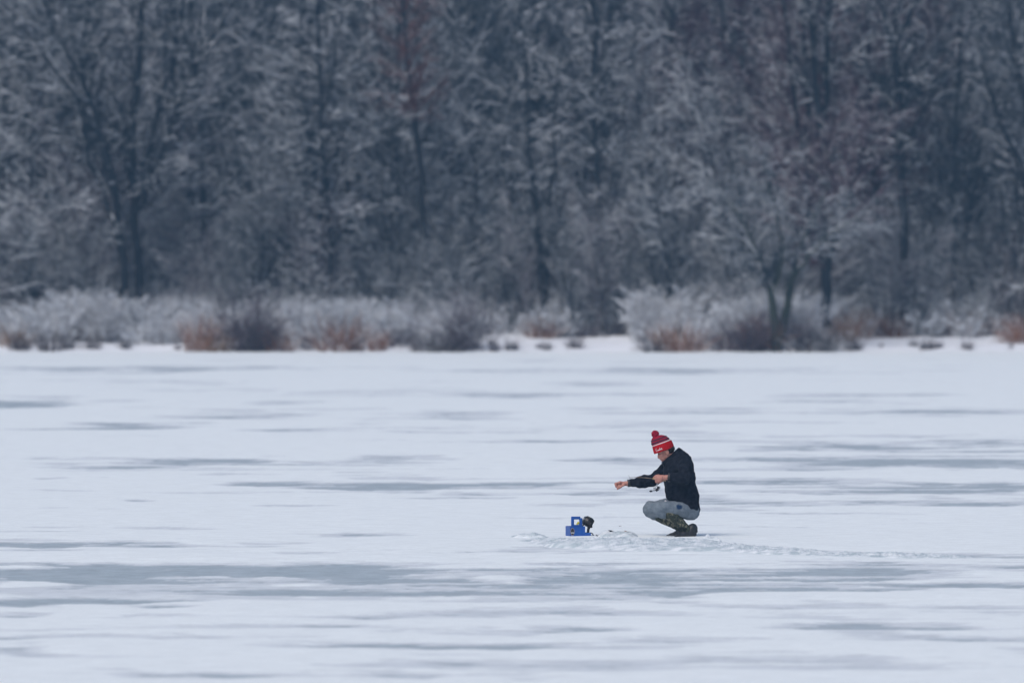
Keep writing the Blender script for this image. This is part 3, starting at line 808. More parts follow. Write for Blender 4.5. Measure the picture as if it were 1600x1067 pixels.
# ------------------------------------------------------------------ the angler
import bmesh
from mathutils import noise as mnoise
PD = 85.3
K = 827.0
PBASE = Vector(((1071 - 800) * PD / FPX, PD, 0.018))
def q(zx, zy, y=0.0):
    return Vector(((zx - 700) / K, y, (955 - zy) / K))

def sph(bm, c, r, M_=None, seg=14):
    r = r if hasattr(r, '__len__') else (r, r, r)
    T = Matrix.Translation(c) @ (M_ or Matrix.Identity(4)) @ Matrix.Diagonal((*r, 1))
    bmesh.ops.create_icosphere(bm, subdivisions=3, radius=1, matrix=T)

def cone(bm, a, b, ra, rb):
    d = b - a
    if d.length < 1e-5: return
    T = Matrix.Translation((a + b) / 2) @ d.to_track_quat('Z', 'Y').to_matrix().to_4x4()
    bmesh.ops.create_cone(bm, cap_ends=True, segments=18, radius1=ra, radius2=rb, depth=d.length, matrix=T)

def chain(bm, pts):
    for k, (p, r) in enumerate(pts):
        sph(bm, p, r)
        if k: cone(bm, pts[k - 1][0], p, pts[k - 1][1], r)

def ring_loft(bm, rings, n=28, e=1.0, cap=True):
    """rings: (centre, half axis a, half axis b)"""
    vs = []
    for c, a, b in rings:
        row = []
        for i in range(n):
            t = TAU * i / n
            ct, st_ = math.cos(t), math.sin(t)
            ct = math.copysign(abs(ct) ** e, ct); st_ = math.copysign(abs(st_) ** e, st_)
            row.append(bm.verts.new(c + a * ct + b * st_))
        vs.append(row)
    for r0_, r1_ in zip(vs[:-1], vs[1:]):
        for i in range(n):
            bm.faces.new((r0_[i], r0_[(i + 1) % n], r1_[(i + 1) % n], r1_[i]))
    if cap:
        bm.faces.new(vs[0][::-1]); bm.faces.new(vs[-1])
    return vs

def fuse(bm, name, voxel, smooth=4, disp=None):
    bmesh.ops.recalc_face_normals(bm, faces=bm.faces)
    me = bpy.data.meshes.new('tmp'); bm.to_mesh(me); bm.free()
    ts, o = WORK; o.data = me; o.modifiers.clear()
    md = o.modifiers.new('r', 'REMESH'); md.mode = 'VOXEL'; md.voxel_size = voxel
    if smooth:
        sm_ = o.modifiers.new('s', 'SMOOTH'); sm_.iterations = smooth; sm_.factor = .5
    dg = ts.view_layers[0].depsgraph; ts.view_layers[0].update(); dg = ts.view_layers[0].depsgraph
    res = bpy.data.meshes.new_from_object(o.evaluated_get(dg))
    res.name = name
    if disp:
        cos = [v.co.copy() for v in res.vertices]; nos = [v.normal.copy() for v in res.vertices]
        res.vertices.foreach_set('co', np.array([c + n_ * disp(c) for c, n_ in zip(cos, nos)], np.float32).ravel())
    res.polygons.foreach_set('use_smooth', np.ones(len(res.polygons), bool))
    res.update()
    return res

def bm_mesh(bm, name, smooth=False):
    bmesh.ops.recalc_face_normals(bm, faces=bm.faces)
    me = bpy.data.meshes.new(name); bm.to_mesh(me); bm.free()
    me.polygons.foreach_set('use_smooth', np.full(len(me.polygons), smooth, bool))
    return me

M['skin'] = noise_mat('skin', (0.36, 0.155, 0.12), (0.47, 0.23, 0.18), 30, 0.55, 0.35)
M['fleece'] = noise_mat('black_fleece', (0.005, 0.0065, 0.011), (0.016, 0.019, 0.028), 26, 0.95, 0.08, bump=.4, bscale=160)
M['knit_red'] = noise_mat('red_knit', (0.32, 0.004, 0.008), (0.48, 0.010, 0.015), 40, 0.9, 0.1, bump=.6, bscale=150)
M['knit_maroon'] = noise_mat('maroon_knit', (0.18, 0.007, 0.022), (0.34, 0.014, 0.042), 45, 0.95, 0.1, bump=.6, bscale=150)
M['knit_dark'] = noise_mat('charcoal_knit', (0.03, 0.02, 0.035), (0.06, 0.04, 0.06), 45, 0.95, 0.1)
M['knit_white'] = noise_mat('white_yarn', (0.62, 0.55, 0.56), (0.75, 0.70, 0.70), 60, 0.9, 0.1)
M['hair'] = noise_mat('dark_hair', (0.010, 0.006, 0.005), (0.03, 0.018, 0.012), 60, 0.6, 0.3)
M['rubber'] = noise_mat('black_rubber', (0.008, 0.009, 0.011), (0.02, 0.022, 0.026), 20, 0.5, 0.4)
M['black'] = noise_mat('black_plastic', (0.008, 0.008, 0.010), (0.018, 0.018, 0.02), 20, 0.42, 0.5)
M['steel'] = noise_mat('grey_metal', (0.25, 0.26, 0.28), (0.4, 0.41, 0.43), 30, 0.35, 0.6)
M['eye'] = noise_mat('eye_dark', (0.02, 0.014, 0.012), (0.04, 0.03, 0.025), 30, 0.2, 0.5)

def pants_mat():
    m, nt, b = new_mat('grey_heather_sweatpants', 0.95, 0.08)
    tc = N(nt, 'ShaderNodeTexCoord')
    n = N(nt, 'ShaderNodeTexNoise'); n.inputs['Scale'].default_value = 16; n.inputs['Detail'].default_value = 8; n.inputs['Roughness'].default_value = .7
    nt.links.new(tc.outputs['Object'], n.inputs['Vector'])
    c = ramp(nt, n.outputs[0], [(.3, (.10, .125, .15)), (.7, (.20, .235, .27))])
    # navy wet stain on the thigh
    off = q(645, 700, -.2)
    vm = N(nt, 'ShaderNodeVectorMath', operation='SUBTRACT'); vm.inputs[1].default_value = off
    nt.links.new(tc.outputs['Object'], vm.inputs[0])
    sc_ = N(nt, 'ShaderNodeVectorMath', operation='MULTIPLY'); sc_.inputs[1].default_value = (30, 5, 38)
    nt.links.new(vm.outputs[0], sc_.inputs[0])
    ln = N(nt, 'ShaderNodeVectorMath', operation='LENGTH'); nt.links.new(sc_.outputs[0], ln.inputs[0])
    n3 = N(nt, 'ShaderNodeTexNoise'); n3.inputs['Scale'].default_value = 40; nt.links.new(tc.outputs['Object'], n3.inputs['Vector'])
    ad = N(nt, 'ShaderNodeMath', operation='ADD'); nt.links.new(ln.outputs['Value'], ad.inputs[0]); nt.links.new(n3.outputs[0], ad.inputs[1])
    mr = N(nt, 'ShaderNodeMapRange'); mr.inputs['From Min'].default_value = 1.2; mr.inputs['From Max'].default_value = 1.6; mr.inputs['To Min'].default_value = .95; mr.inputs['To Max'].default_value = 0
    nt.links.new(ad.outputs[0], mr.inputs['Value'])
    mx = N(nt, 'ShaderNodeMix', data_type='RGBA'); nt.links.new(mr.outputs[0], mx.inputs[0]); nt.links.new(c, mx.inputs[6]); mx.inputs[7].default_value = (.008, .03, .08, 1)
    nt.links.new(mx.outputs[2], b.inputs['Base Color'])
    return m
M['pants'] = pants_mat()

def camo_mat():
    m, nt, b = new_mat('camouflage_neoprene', 0.8, 0.15)
    tc = N(nt, 'ShaderNodeTexCoord')
    n = N(nt, 'ShaderNodeTexNoise'); n.inputs['Scale'].default_value = 26; n.inputs['Detail'].default_value = 3; n.inputs['Distortion'].default_value = .8
    nt.links.new(tc.outputs['Object'], n.inputs['Vector'])
    c = ramp(nt, n.outputs[0], [(0, (.012, .016, .016)), (.42, (.05, .06, .045)), (.50, (.02, .025, .02)), (.57, (.17, .165, .12)), (.66, (.07, .08, .075))], 'CONSTANT')
    nt.links.new(c, b.inputs['Base Color'])
    return m
M['camo'] = camo_mat()

person = empty('person', PBASE, 'angler in red bobble hat and dark jacket crouching on the ice', 'person')

# head frame
HO = q(535, 240)
F = Vector((-.94, 0, -.34)); U = Vector((-.34, 0, .94)); S = Vector((0, -1, 0))
HM = Matrix((F, S, U)).transposed().to_4x4()
def hl(f, s, u): return HO + F * f + S * s + U * u

def body():
    bm = bmesh.new()
    sph(bm, hl(.0, 0, .03), (.090, .072, .085), HM)
    sph(bm, hl(.028, 0, -.042), (.056, .054, .062), HM)
    sph(bm, hl(.052, 0, -.080), (.024, .026, .018), HM)            # chin
    sph(bm, hl(.0, 0, -.055), (.05, .056, .035), HM)               # jaw
    cone(bm, hl(.080, 0, -.012), hl(.088, 0, -.040), .007, .012)   # nose
    sph(bm, hl(.087, 0, -.043), (.012, .013, .009), HM)
    sph(bm, hl(.074, 0, -.060), (.012, .022, .006), HM)            # upper lip
    sph(bm, hl(.070, 0, -.070), (.012, .019, .006), HM)
    for s in (-1, 1):
        sph(bm, hl(.072, .028 * s, .006), (.014, .026, .008), HM)  # brow
        sph(bm, hl(.045, .042 * s, -.03), (.03, .016, .02), HM)    # cheek
        sph(bm, hl(-.012, .073 * s, -.018), (.018, .008, .030), HM)  # ear
    chain(bm, [(hl(-.02, 0, -.03), .052), (q(585, 300), .055), (q(625, 350), .07)])
    # trunk and limbs under the clothes
    chain(bm, [(q(640, 360), .08), (q(655, 480), .09), (q(680, 620), .09), (q(730, 715), .075)])
    chain(bm, [(q(680, 345, -.13), .045), (q(694, 410, -.23), .04), (q(700, 462, -.29), .038), (q(620, 458, -.29), .032), (q(560, 455, -.275), .027), (q(535, 455, -.272), .026)])
    chain(bm, [(q(610, 352, .13), .045), (q(530, 405, .19), .042), (q(450, 480, .22), .04), (q(320, 507, .22), .034), (q(225, 516, .215), .025), (q(205, 517, .215), .025)])
    chain(bm, [(q(738, 742, -.07), .055), (q(610, 712, -.20), .048), (q(445, 708, -.255), .038), (q(520, 758, -.238), .030), (q(612, 795, -.215), .030), (q(695, 880, -.165), .028)])
    chain(bm, [(q(738, 735, .07), .055), (q(560, 692, .15), .044), (q(415, 722, .148), .042), (q(470, 780, .142), .036), (q(580, 832, .12), .032), (q(655, 885, .10), .028)])
    sph(bm, q(152, 530, .212), (.022, .034, .026))
    # near hand, gripping the rod; four fingers side by side along it
    sph(bm, q(512, 457, -.275), (.040, .020, .028))
    sph(bm, q(480, 456, -.272), (.032, .020, .026))
    for i in range(4):
        x = 452 + i * 15.5
        k = (1.0, 1.06, 1.0, .85)[i]
        chain(bm, [(q(x + 3, 440, -.272), .0105), (q(x - 2, 440 + 22 * k, -.300), .0100), (q(x, 440 + 48 * k, -.296), .0092), (q(x + 3, 440 + 56 * k, -.272), .0088), (q(x + 5, 440 + 42 * k, -.258), .0082)])
    chain(bm, [(q(505, 448, -.252), .0125), (q(472, 438, -.248), .0112), (q(446, 446, -.256), .0100), (q(434, 458, -.262), .0088)])
    # far hand, holding the line in front
    sph(bm, q(185, 518, .212), (.036, .026, .024))
    sph(bm, q(163, 512, .212), (.026, .034, .020))
    for i in range(4):
        y = .178 + i * .0195
        a = (0, -4, -2, 4)[i]
        chain(bm, [(q(160 + a, 508 + i * 2, y), .0108), (q(126 + a, 514 + i * 3, y), .0100), (q(132 + a, 540 + i * 2, y), .0092), (q(152 + a, 556, y), .0086), (q(170 + a, 546, y), .0080)])
    chain(bm, [(q(196, 528, .182), .0125), (q(168, 540, .172), .0112), (q(146, 552, .174), .0098), (q(138, 562, .178), .0082)])
    return fuse(bm, 'body', .0042, 3)
obj('body', body(), M['skin'], person)

def eyes():
    for s in (-1, 1):
        bm = bmesh.new(); sph(bm, hl(.077, .030 * s, -.010), (.006, .011, .0045), HM)
        obj('eye', bm_mesh(bm, 'eye', True), M['eye'], person)
eyes()

def hair():
    bm = bmesh.new()
    sph(bm, hl(-.052, 0, .0), (.046, .074, .042), HM)
    sph(bm, hl(-.040, 0, -.020), (.045, .070, .030), HM)
    return fuse(bm, 'hair', .005, 2, lambda c: .002 * mnoise.noise(c * 90))
obj('hair', hair(), M['hair'], person)

def wr(c, a=.006, f=9):
    return a * (mnoise.noise(c * f) + .6 * mnoise.noise(c * f * 2.3 + Vector((3, 1, 7)))) + a * .5 * abs(mnoise.noise(Vector((c.x * f * 1.2, c.y * f * 1.2, c.z * f * 3.2))))

def jacket():
    bm = bmesh.new()
    rows = [((550, 650), (818, 752), .185), ((542, 625), (820, 725), .205), ((536, 590), (812, 665), .205), ((530, 550), (803, 600), .205), ((524, 500), (790, 520), .2), ((520, 455), (780, 445), .2),
            ((525, 405), (772, 385), .205), ((532, 365), (760, 328), .205), ((538, 345), (742, 295), .19), ((535, 335), (715, 262), .14), ((528, 330), (690, 245), .09)]
    rings = []
    for f, b, w_ in rows:
        a, b_ = q(*f), q(*b)
        rings.append(((a + b_) / 2, (b_ - a) / 2, Vector((0, w_, 0))))
    ring_loft(bm, rings, 36, .85)
    # near sleeve
    chain(bm, [(q(688, 338, -.155), .072), (q(695, 395, -.235), .072), (q(704, 448, -.285), .068), (q(690, 470, -.30), .064)])
    chain(bm, [(q(690, 468, -.30), .064), (q(640, 462, -.295), .055), (q(600, 457, -.285), .046)])
    cone(bm, q(604, 457, -.286), q(558, 454, -.277), .046, .041)
    # far sleeve
    chain(bm, [(q(612, 352, .15), .075), (q(540, 400, .19), .068), (q(465, 468, .22), .064), (q(430, 490, .225), .066), (q(380, 497, .225), .064), (q(320, 507, .222), .058), (q(275, 511, .22), .042)])
    cone(bm, q(280, 511, .22), q(226, 515, .216), .040, .034)
    return fuse(bm, 'jacket', .007, 3, lambda c: wr(c, .013, 10))
jk = obj('jacket', jacket(), M['fleece'], person)
def cuffs():
    for a, b, r in ((q(575, 455, -.281), q(555, 454, -.276), .043), (q(245, 514, .218), (q(224, 515, .216)), .0355)):
        d = (b - a).normalized(); side = d.cross(Vector((0, 0, 1))).normalized(); up = side.cross(d)
        bm = bmesh.new()
        rr = [(a, r), (a + d * .002, r + .002), (b, r + .002), (b + d * .001, r), (b, r - .006), (a, r - .006)]
        ring_loft(bm, [(c, side * x, up * x) for c, x in rr], 24, 1, False)
        obj('cuff', bm_mesh(bm, 'cuff', True), M['black'], jk)
cuffs()
def collar():
    bm = bmesh.new()
    rows = [((527, 352), (700, 262), .088, 1), ((516, 345), (684, 238), .078, 1), ((503, 338), (655, 218), .070, 1), ((504, 337), (645, 214), .068, 1), ((512, 337), (640, 218), .060, 1), ((530, 345), (660, 262), .058, 1)]
    rings = []
    for f, b, w_, _ in rows:
        a, b_ = q(*f), q(*b)
        rings.append(((a + b_) / 2, (b_ - a) / 2, Vector((0, w_, 0))))
    ring_loft(bm, rings, 30, .95, False)
    me = bm_mesh(bm, 'collar', True)
    for v in me.vertices: v.co += v.normal * wr(v.co, .003, 22)
    return me
obj('collar', collar(), M['fleece'], jk)
bmz = bmesh.new()
ring_loft(bmz, [(q(x, y, -.004), Vector((.0035, 0, 0)), Vector((0, .005, 0))) for x, y in ((500, 334), (524, 372), (518, 410), (514, 450), (516, 500))], 8)
obj('zip', bm_mesh(bmz, 'zip'), M['black'], jk)

def trousers():
    bm = bmesh.new()
    sph(bm, q(738, 722, 0), (.095, .165, .10))
    sph(bm, q(752, 752, 0), (.078, .15, .070))
    sph(bm, q(690, 700, 0), (.10, .14, .07))
    # near leg, knee pointing a little towards the camera
    chain(bm, [(q(742, 742, -.085), .088), (q(680, 728, -.15), .082), (q(610, 712, -.20), .074), (q(540, 704, -.235), .064), (q(470, 702, -.255), .058), (q(432, 708, -.258), .054)])
    chain(bm, [(q(432, 712, -.258), .052), (q(470, 738, -.25), .046), (q(520, 765, -.235), .042)])
    # far leg
    chain(bm, [(q(742, 735, .085), .088), (q(640, 700, .14), .074), (q(560, 690, .15), .064), (q(480, 705, .155), .060), (q(415, 718, .15), .072), (q(400, 728, .148), .064)])
    chain(bm, [(q(412, 742, .148), .066), (q(445, 768, .145), .058), (q(478, 786, .14), .048)])
    sph(bm, q(545, 672, -.05), (.055, .12, .032))
    return fuse(bm, 'trousers', .0065, 3, lambda c: wr(c, .009, 12))
tr = obj('trousers', trousers(), M['pants'], person)
bm = bmesh.new()
T = Matrix.Translation(q(540, 655, -.186)) @ Matrix.Rotation(R(28), 4, 'Y')
bmesh.ops.create_cube(bm, size=1, matrix=T @ Matrix.Diagonal((.036, .10, .012, 1)))
obj('pocket_tag', bm_mesh(bm, 'pocket_tag'), M['knit_white'], tr)

def boot(leg):
    if leg == 'far':
        sh = [(q(470, 780, .142), .050), (q(520, 808, .135), .054), (q(580, 832, .12), .050), (q(640, 862, .10), .046), (q(668, 892, .09), .044)]
        ft = [(q(690, 900, .085), .040), (q(655, 918, .09), .036), (q(610, 934, .10), .024), (q(572, 943, .11), .016), (q(552, 947, .115), .011)]
    else:
        sh = [(q(560, 770, -.235), .046), (q(612, 795, -.215), .052), (q(655, 835, -.19), .052), (q(695, 880, -.165), .050), (q(715, 900, -.155), .046)]
        ft = [(q(756, 880, -.14), .052), (q(742, 902, -.145), .058), (q(705, 918, -.165), .042), (q(660, 932, -.195), .028), (q(622, 940, -.22), .020)]
    b1 = bmesh.new(); chain(b1, sh)
    o = obj('boot', fuse(b1, 'boot', .006, 3, lambda c: wr(c, .005, 16)), M['camo'], person)
    b2 = bmesh.new(); chain(b2, ft)
    for (p, r) in ft:      # flat sole
        sph(b2, p - Vector((0, 0, r * .55)), (r * 1.05, r * .95, r * .5))
    obj('rubber_foot', fuse(b2, 'rubber_foot', .0055, 3, lambda c: wr(c, .003, 20)), M['rubber'], o)
    return o
boot('far'); boot('near')

def beanie():
    hx, hy = .098, .088
    prof = [(.078, .99, .006), (.095, .97, .008), (.12, .90, .012), (.145, .74, .018), (.163, .50, .026), (.172, .22, .032)]
    bm = bmesh.new()
    ring_loft(bm, [(hl(.008 + f, 0, u), F * (hx * k), S * (hy * k)) for u, k, f in prof], 40)
    me = bm_mesh(bm, 'beanie', True)
    root = obj('beanie', me, M['knit_maroon'], person)
    # dark stripes of the crown
    for u0, k0, f0 in ((.108, .955, .010), (.135, .835, .015)):
        bm = bmesh.new()
        ring_loft(bm, [(hl(.008 + f0, 0, u0 + du), F * (hx * (k0 + dk)), S * (hy * (k0 + dk))) for du, dk in ((-.006, -.0), (-.004, .03), (.004, .015), (.006, -.03))], 40, 1, False)
        obj('stripe', bm_mesh(bm, 'stripe', True), M['knit_dark'], root)
    bm = bmesh.new()
    ring_loft(bm, [(hl(.010, 0, u), F * (hx * k), S * (hy * k)) for u, k in ((.082, .99), (.083, 1.045), (.089, 1.045), (.091, .98))], 40, 1, False)
    obj('white_stripe', bm_mesh(bm, 'white_stripe', True), M['knit_white'], root)
    bm = bmesh.new()
    vs = ring_loft(bm, [(hl(.010 + f, 0, u), F * (hx * k), S * (hy * k)) for u, k, f in ((.014, .93, 0), (.005, 1.0, .001), (.006, 1.07, .002), (.014, 1.095, .001), (.04, 1.09, .0), (.070, 1.06, -.0), (.080, 1.03, 0), (.081, .96, 0))], 96, 1, False)
    for row in vs:
        for i, v in enumerate(row):
            if i % 3 == 0: v.co += (HO + U * .04 - v.co).normalized() * .0016
    cuff = obj('cuff', bm_mesh(bm, 'cuff', True), M['knit_red'], root)
    # fluffy pompom
    bm = bmesh.new()
    bmesh.ops.create_icosphere(bm, subdivisions=5, radius=1, matrix=Matrix.Translation(hl(.040, 0, .190)) @ Matrix.Scale(.037, 4))
    cc = hl(.040, 0, .190)
    for v in bm.verts:
        d = (v.co - cc)
        v.co = cc + d * (1 + .16 * mnoise.noise(v.co * 110) + .12 * mnoise.noise(v.co * 60))
    obj('pompom', bm_mesh(bm, 'pompom', True), M['knit_maroon'], root)
    # white script lettering stitched on the front of the cuff (joined loops, two tall letters)
    strokes = [[(0, .9), (-.05, .35), (.0, 0), (.12, .08), (.2, .35)], [(.2, .4), (.22, .05), (.3, 0), (.38, .4), (.38, .0)], [(.38, .1), (.47, .5), (.45, .05), (.55, .1)],
               [(.60, 1.), (.57, .4), (.58, .0)], [(.58, .25), (.7, .55), (.64, .25), (.74, .0)], [(.78, .3), (.9, .4), (.84, .6), (.77, .3), (.82, .0), (.95, .12)], [(0, .95), (.12, 1.05)]]
    bm = bmesh.new()
    for st in strokes:
        pp = []
        for (a, h) in st:
            f = .086 - .066 * a          # along the cuff from the front to the side
            u = .026 + .026 * h
            s = hy * 1.10 * math.sqrt(max(0, 1 - ((f - .010) / (hx * 1.095)) ** 2)) + .0015
            pp.append(hl(f, s, u))
        for p0_, p1_ in zip(pp[:-1], pp[1:]): cone(bm, p0_, p1_, .0019, .0019)
    obj('lettering', bm_mesh(bm, 'lettering'), M['knit_white'], cuff)
beanie()

# fishing rod held in the near hand
ROD = empty('fishing_rod', PBASE + q(470, 470, -.272), 'short ice fishing rod with spinning reel held in the near hand', 'fishing rod')
RO = q(470, 470, -.272)
def rp(zx, zy, y): return q(zx, zy, y) - RO
M['cork'] = noise_mat('cork', (0.25, 0.16, 0.09), (0.42, 0.29, 0.18), 60, .8)
M['rodtan'] = noise_mat('rod_blank', (0.16, 0.11, 0.07), (0.24, 0.18, 0.12), 30, .4, .5)
M['line'] = noise_mat('braided_line', (0.10, 0.09, 0.08), (0.16, 0.14, 0.12), 30, .6)
def tube_pts(bm, pts, rads):
    for k in range(len(pts) - 1): cone(bm, pts[k], pts[k + 1], rads[k], rads[k + 1])
bm = bmesh.new(); tube_pts(bm, [rp(535, 480, -.268), rp(500, 475, -.270), rp(425, 464, -.277)], [.010, .011, .009]); obj('grip', bm_mesh(bm, 'grip', True), M['cork'], ROD)
bm = bmesh.new(); tube_pts(bm, [rp(428, 464, -.277), rp(360, 456, -.31), rp(300, 452, -.35), rp(236, 454, -.39)], [.0042, .0034, .0026, .0018]); blank = obj('blank', bm_mesh(bm, 'blank', True), M['rodtan'], ROD)
for zx, zy, y, r in ((360, 461, -.31, .007), (300, 457, -.35, .0055), (237, 457, -.39, .0065)):
    bm = bmesh.new()
    for i in range(10):
        a0, a1 = TAU * i / 10, TAU * (i + 1) / 10
        cone(bm, rp(zx, zy, y) + Vector((0, math.cos(a0), math.sin(a0))) * r, rp(zx, zy, y) + Vector((0, math.cos(a1), math.sin(a1))) * r, .0016, .0016)
    obj('line_guide', bm_mesh(bm, 'line_guide'), M['black'], ROD)
# reel
bm = bmesh.new(); tube_pts(bm, [rp(470, 478, -.270), rp(462, 515, -.272), rp(455, 530, -.275)], [.006, .005, .008]); reel = obj('reel', bm_mesh(bm, 'reel', True), M['steel'], ROD)
bm = bmesh.new(); tube_pts(bm, [rp(474, 528, -.275), rp(470, 548, -.275), rp(452, 565, -.275)], [.011, .016, .012]); obj('reel_body', bm_mesh(bm, 'reel_body', True), M['black'], reel)
bm = bmesh.new(); tube_pts(bm, [rp(452, 540, -.275), rp(448, 541, -.275), rp(436, 545, -.275), rp(432, 546, -.275)], [.015, .010, .010, .015]); obj('spool', bm_mesh(bm, 'spool', True), M['steel'], reel)
bm = bmesh.new(); tube_pts(bm, [rp(455, 560, -.29), rp(430, 562, -.305), rp(412, 566, -.31)], [.0035, .003, .003]); sph(bm, rp(410, 567, -.315), (.016, .010, .010)); obj('crank_handle', bm_mesh(bm, 'crank_handle', True), M['black'], reel)
bm = bmesh.new(); tube_pts(bm, [rp(472, 540, -.262), rp(486, 528, -.26), rp(488, 545, -.258), rp(470, 560, -.26)], [.002] * 4); obj('bail', bm_mesh(bm, 'bail', True), M['steel'], reel)
bm = bmesh.new(); tube_pts(bm, [rp(236, 452, -.39), rp(222, 434, -.36), rp(228, 442, -.2)], [.0011, .0011, .0008]); tube_pts(bm, [rp(236, 452, -.39), rp(180, 505, 0), rp(140, 553, .19)], [.0006] * 3); obj('line', bm_mesh(bm, 'line'), M['line'], ROD)

# ------------------------------------------------------------------ blue sonar case
CK = 1776.0
CB = Vector(((902 - 800) * PD / FPX, PD, .018))
case = empty('sonar_case', CB, 'blue carrying case with handle holding a black fish finder on the snow', 'fish finder', rz=R(18))
M['blue'] = noise_mat('blue_plastic', (0.003, 0.062, 0.29), (0.006, 0.085, 0.37), 6, .38, .5, bump=.05)
M['lens'] = noise_mat('display_lens', (0.02, 0.03, 0.03), (0.05, 0.06, 0.06), 6, .15, .6)
M['yellow'] = noise_mat('yellow_foam', (0.55, 0.48, 0.06), (0.65, 0.6, 0.12), 10, .7)
def box(bm, x0, x1, y0, y1, z0, z1, bev=.004):
    g = bmesh.ops.create_cube(bm, size=1, matrix=Matrix.Translation(((x0 + x1) / 2, (y0 + y1) / 2, (z0 + z1) / 2)) @ Matrix.Diagonal((x1 - x0, y1 - y0, z1 - z0, 1)))
    if bev:
        es = list({e for v in g['verts'] for e in v.link_edges})
        bmesh.ops.bevel(bm, geom=es, offset=bev, segments=2, affect='EDGES')
# case frame: x to the right along the front, y back; front left corner at x=-.105
X0, X1, Y0, Y1 = -.100, .120, -.07, .07
bm = bmesh.new(); box(bm, X0, X1, Y0, Y1, 0, .012, .003); tray = obj('tray', bm_mesh(bm, 'tray'), M['blue'], case)
bm = bmesh.new()
def poly_prism(bm, pts, y0, y1):
    a = [bm.verts.new((x, y0, z)) for x, z in pts]; b = [bm.verts.new((x, y1, z)) for x, z in pts]
    n = len(pts)
    bm.faces.new(a); bm.faces.new(b[::-1])
    for i in range(n): bm.faces.new((a[i], b[i], b[(i + 1) % n], a[(i + 1) % n]))
wall = [(X0, .010), (X1, .010), (X1, .046), (.066, .046), (.060, .058), (.060, .112), (X0, .112)]
poly_prism(bm, wall, Y0, Y0 + .006); obj('front_wall', bm_mesh(bm, 'front_wall'), M['blue'], case)
bm = bmesh.new(); poly_prism(bm, wall, Y1 - .006, Y1); obj('back_wall', bm_mesh(bm, 'back_wall'), M['blue'], case)
bm = bmesh.new(); box(bm, X0, X0 + .006, Y0 + .004, Y1 - .004, .01, .112, .001); obj('end_wall', bm_mesh(bm, 'end_wall'), M['blue'], case)
bm = bmesh.new(); box(bm, X1 - .006, X1, Y0 + .004, Y1 - .004, .01, .046, .001); obj('end_wall', bm_mesh(bm, 'end_wall'), M['blue'], case)
bm = bmesh.new(); box(bm, X0 + .006, .060, Y0 + .006, Y1 - .006, .098, .106, .001); obj('battery_lid', bm_mesh(bm, 'battery_lid'), M['blue'], case)
# handle: an upright frame with a hand hole
bm = bmesh.new()
for (a, b, c, d) in ((-.064, -.036, .106, .208), (.022, .052, .106, .192), (-.042, .030, .178, .207), (-.042, .030, .106, .124)):
    box(bm, a, b, -.012, .012, c, d, .003)
obj('handle', fuse(bm, 'handle', .003, 2), M['blue'], case)
bm = bmesh.new(); sph(bm, Vector((.010, -.004, .142)), (.013, .010, .014)); sph(bm, Vector((-.004, -.004, .131)), (.008, .008, .010)); obj('float', bm_mesh(bm, 'float', True), M['yellow'], case)
# display head
TH = Matrix.Translation((.112, 0, .152)) @ Matrix.Rotation(R(30), 4, 'Y')
bm = bmesh.new()
g = bmesh.ops.create_cube(bm, size=1, matrix=TH @ Matrix.Diagonal((.094, .092, .088, 1)))
bmesh.ops.bevel(bm, geom=list(bm.edges), offset=.009, segments=2, affect='EDGES')
head = obj('display_head', bm_mesh(bm, 'display_head', True), M['black'], case)
bm = bmesh.new(); bmesh.ops.create_cone(bm, cap_ends=True, segments=28, radius1=.037, radius2=.034, depth=.012, matrix=TH @ Matrix.Translation((0, -.006, .044))); obj('display', bm_mesh(bm, 'display'), M['lens'], head)
bm = bmesh.new(); bmesh.ops.create_cone(bm, cap_ends=True, segments=16, radius1=.012, radius2=.010, depth=.016, matrix=TH @ Matrix.Translation((-.052, 0, .005)) @ Matrix.Rotation(R(90), 4, 'Y')); obj('knob', bm_mesh(bm, 'knob', True), M['steel'], head)
bm = bmesh.new()
chain(bm, [(Vector((.112, 0, .030)), .013), (Vector((.118, 0, .085)), .014), (Vector((.130, 0, .110)), .015)])
box(bm, .095, .124, -.036, .036, .030, .046, .002)
box(bm, .124, .152, -.030, .030, .092, .122, .003)
obj('bracket', fuse(bm, 'bracket', .003, 2), M['black'], case)
bm = bmesh.new(); chain(bm, [(Vector((.05, 0, .11)), .006), (Vector((.062, 0, .118)), .006), (Vector((.075, 0, .135)), .006)]); obj('cable', bm_mesh(bm, 'cable', True), M['black'], case)
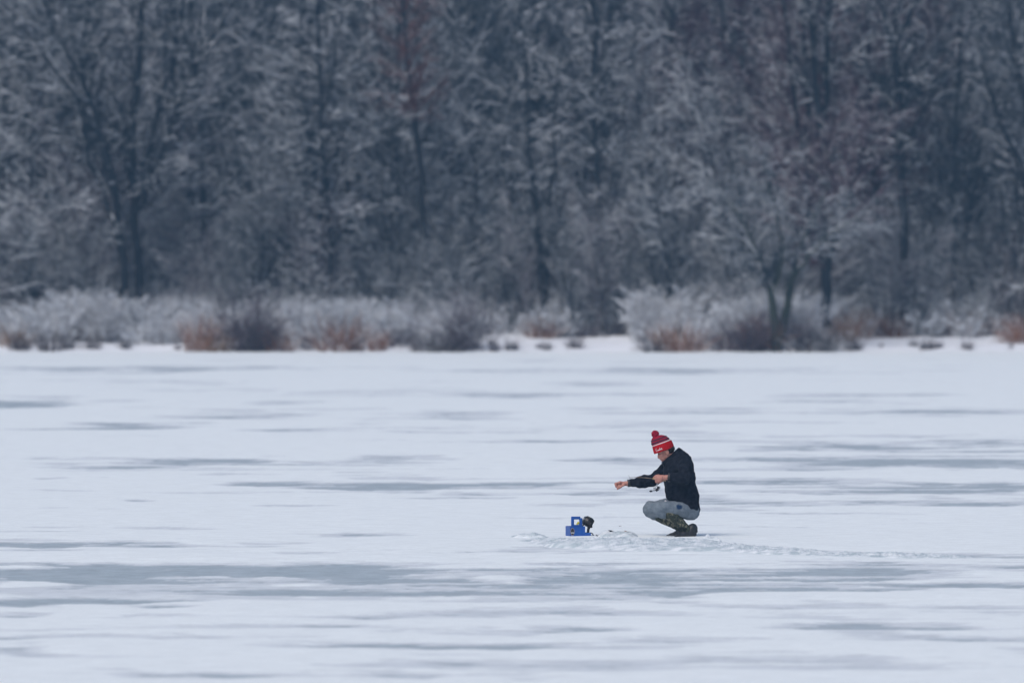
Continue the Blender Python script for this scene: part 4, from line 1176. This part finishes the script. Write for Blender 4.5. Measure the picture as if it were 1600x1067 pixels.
# emblem: oval badge near the corner of the front wall, dark peak over pale ground in a tan ring
def oval(bm, cx, cz, rx, rz, y, yb, n=28):
    ring_loft(bm, [(Vector((cx, yb, cz)), Vector((rx, 0, 0)), Vector((0, 0, rz))), (Vector((cx, y, cz)), Vector((rx, 0, 0)), Vector((0, 0, rz)))], n)
M['tan'] = noise_mat('badge_tan', (0.35, 0.27, 0.2), (0.45, 0.36, 0.27), 30, .5)
M['pale'] = noise_mat('badge_grey', (0.42, 0.44, 0.46), (0.5, 0.52, 0.54), 30, .5)
ex, ez = -.074, .058
bm = bmesh.new(); oval(bm, ex, ez, .021, .037, Y0 - .0020, Y0 + .001); em = obj('emblem', bm_mesh(bm, 'emblem'), M['tan'], case)
bm = bmesh.new(); oval(bm, ex, ez, .0175, .033, Y0 - .0028, Y0 - .001); obj('emblem_field', bm_mesh(bm, 'emblem_field'), M['black'], em)
bm = bmesh.new(); poly_prism(bm, [(ex - .012, ez - .004), (ex + .012, ez - .004), (ex + .004, ez + .010), (ex, ez + .024), (ex - .004, ez + .010)], Y0 - .0034, Y0 - .002); obj('emblem_peak', bm_mesh(bm, 'emblem_peak'), M['black'], em)
bm = bmesh.new(); poly_prism(bm, [(ex - .014, ez - .016), (ex + .014, ez - .016), (ex + .015, ez - .006), (ex - .015, ez - .006)], Y0 - .0036, Y0 - .002); obj('emblem_band', bm_mesh(bm, 'emblem_band'), M['pale'], em)

# ------------------------------------------------------------------ twigs and a leaf lying on the slush
def stick(label, pts_px, D, r, z, mat='bark_dark', name='twig', cat='twig'):
    D = D or (CAM_H - .022) * FPX / (pts_px[-1][1] - HOR)
    p = [Vector(((px - 800) * D / FPX, D + i * .02, CAM_H - (py - HOR) * D / FPX)) for i, (px, py) in enumerate(pts_px)]
    base = p[0].copy()
    bm = bmesh.new(); tube_pts(bm, [v - base for v in p], [r, r * .9, r * .8, r * .6][:len(p)])
    o = obj(name, bm_mesh(bm, name, True), M[mat], None, base)
    meta(o, label, cat)
stick('short black twig slanting out of the slush heap between case and boots', [(951.5, 828.3), (955, 829.3), (960, 831.8), (968, 840)], 85.2, .007, 0)
stick('bit of black cable end on the snow at the right foot of the blue case', [(922, 832), (926, 833.6), (929, 840)], 85.3, .006, 0, 'black', 'cable_end', 'cable')
stick('tiny dark stem in the slush just right of the cable end', [(932, 834.8), (935, 840)], 85.2, .006, 0)
stick('pale thin twig right of the black one, in the slush heap', [(976, 829.5), (982, 831.4), (988, 839)], 85.2, .004, 0, 'twig_tan')
stick('tiny dark speck of bark on the snow between the case and the knees', [(968.2, 821.6), (970.0, 822.4)], None, .010, 0)

# the work scene used for fusing meshes goes away again
bpy.data.objects.remove(WORK[1]); bpy.data.scenes.remove(WORK[0])
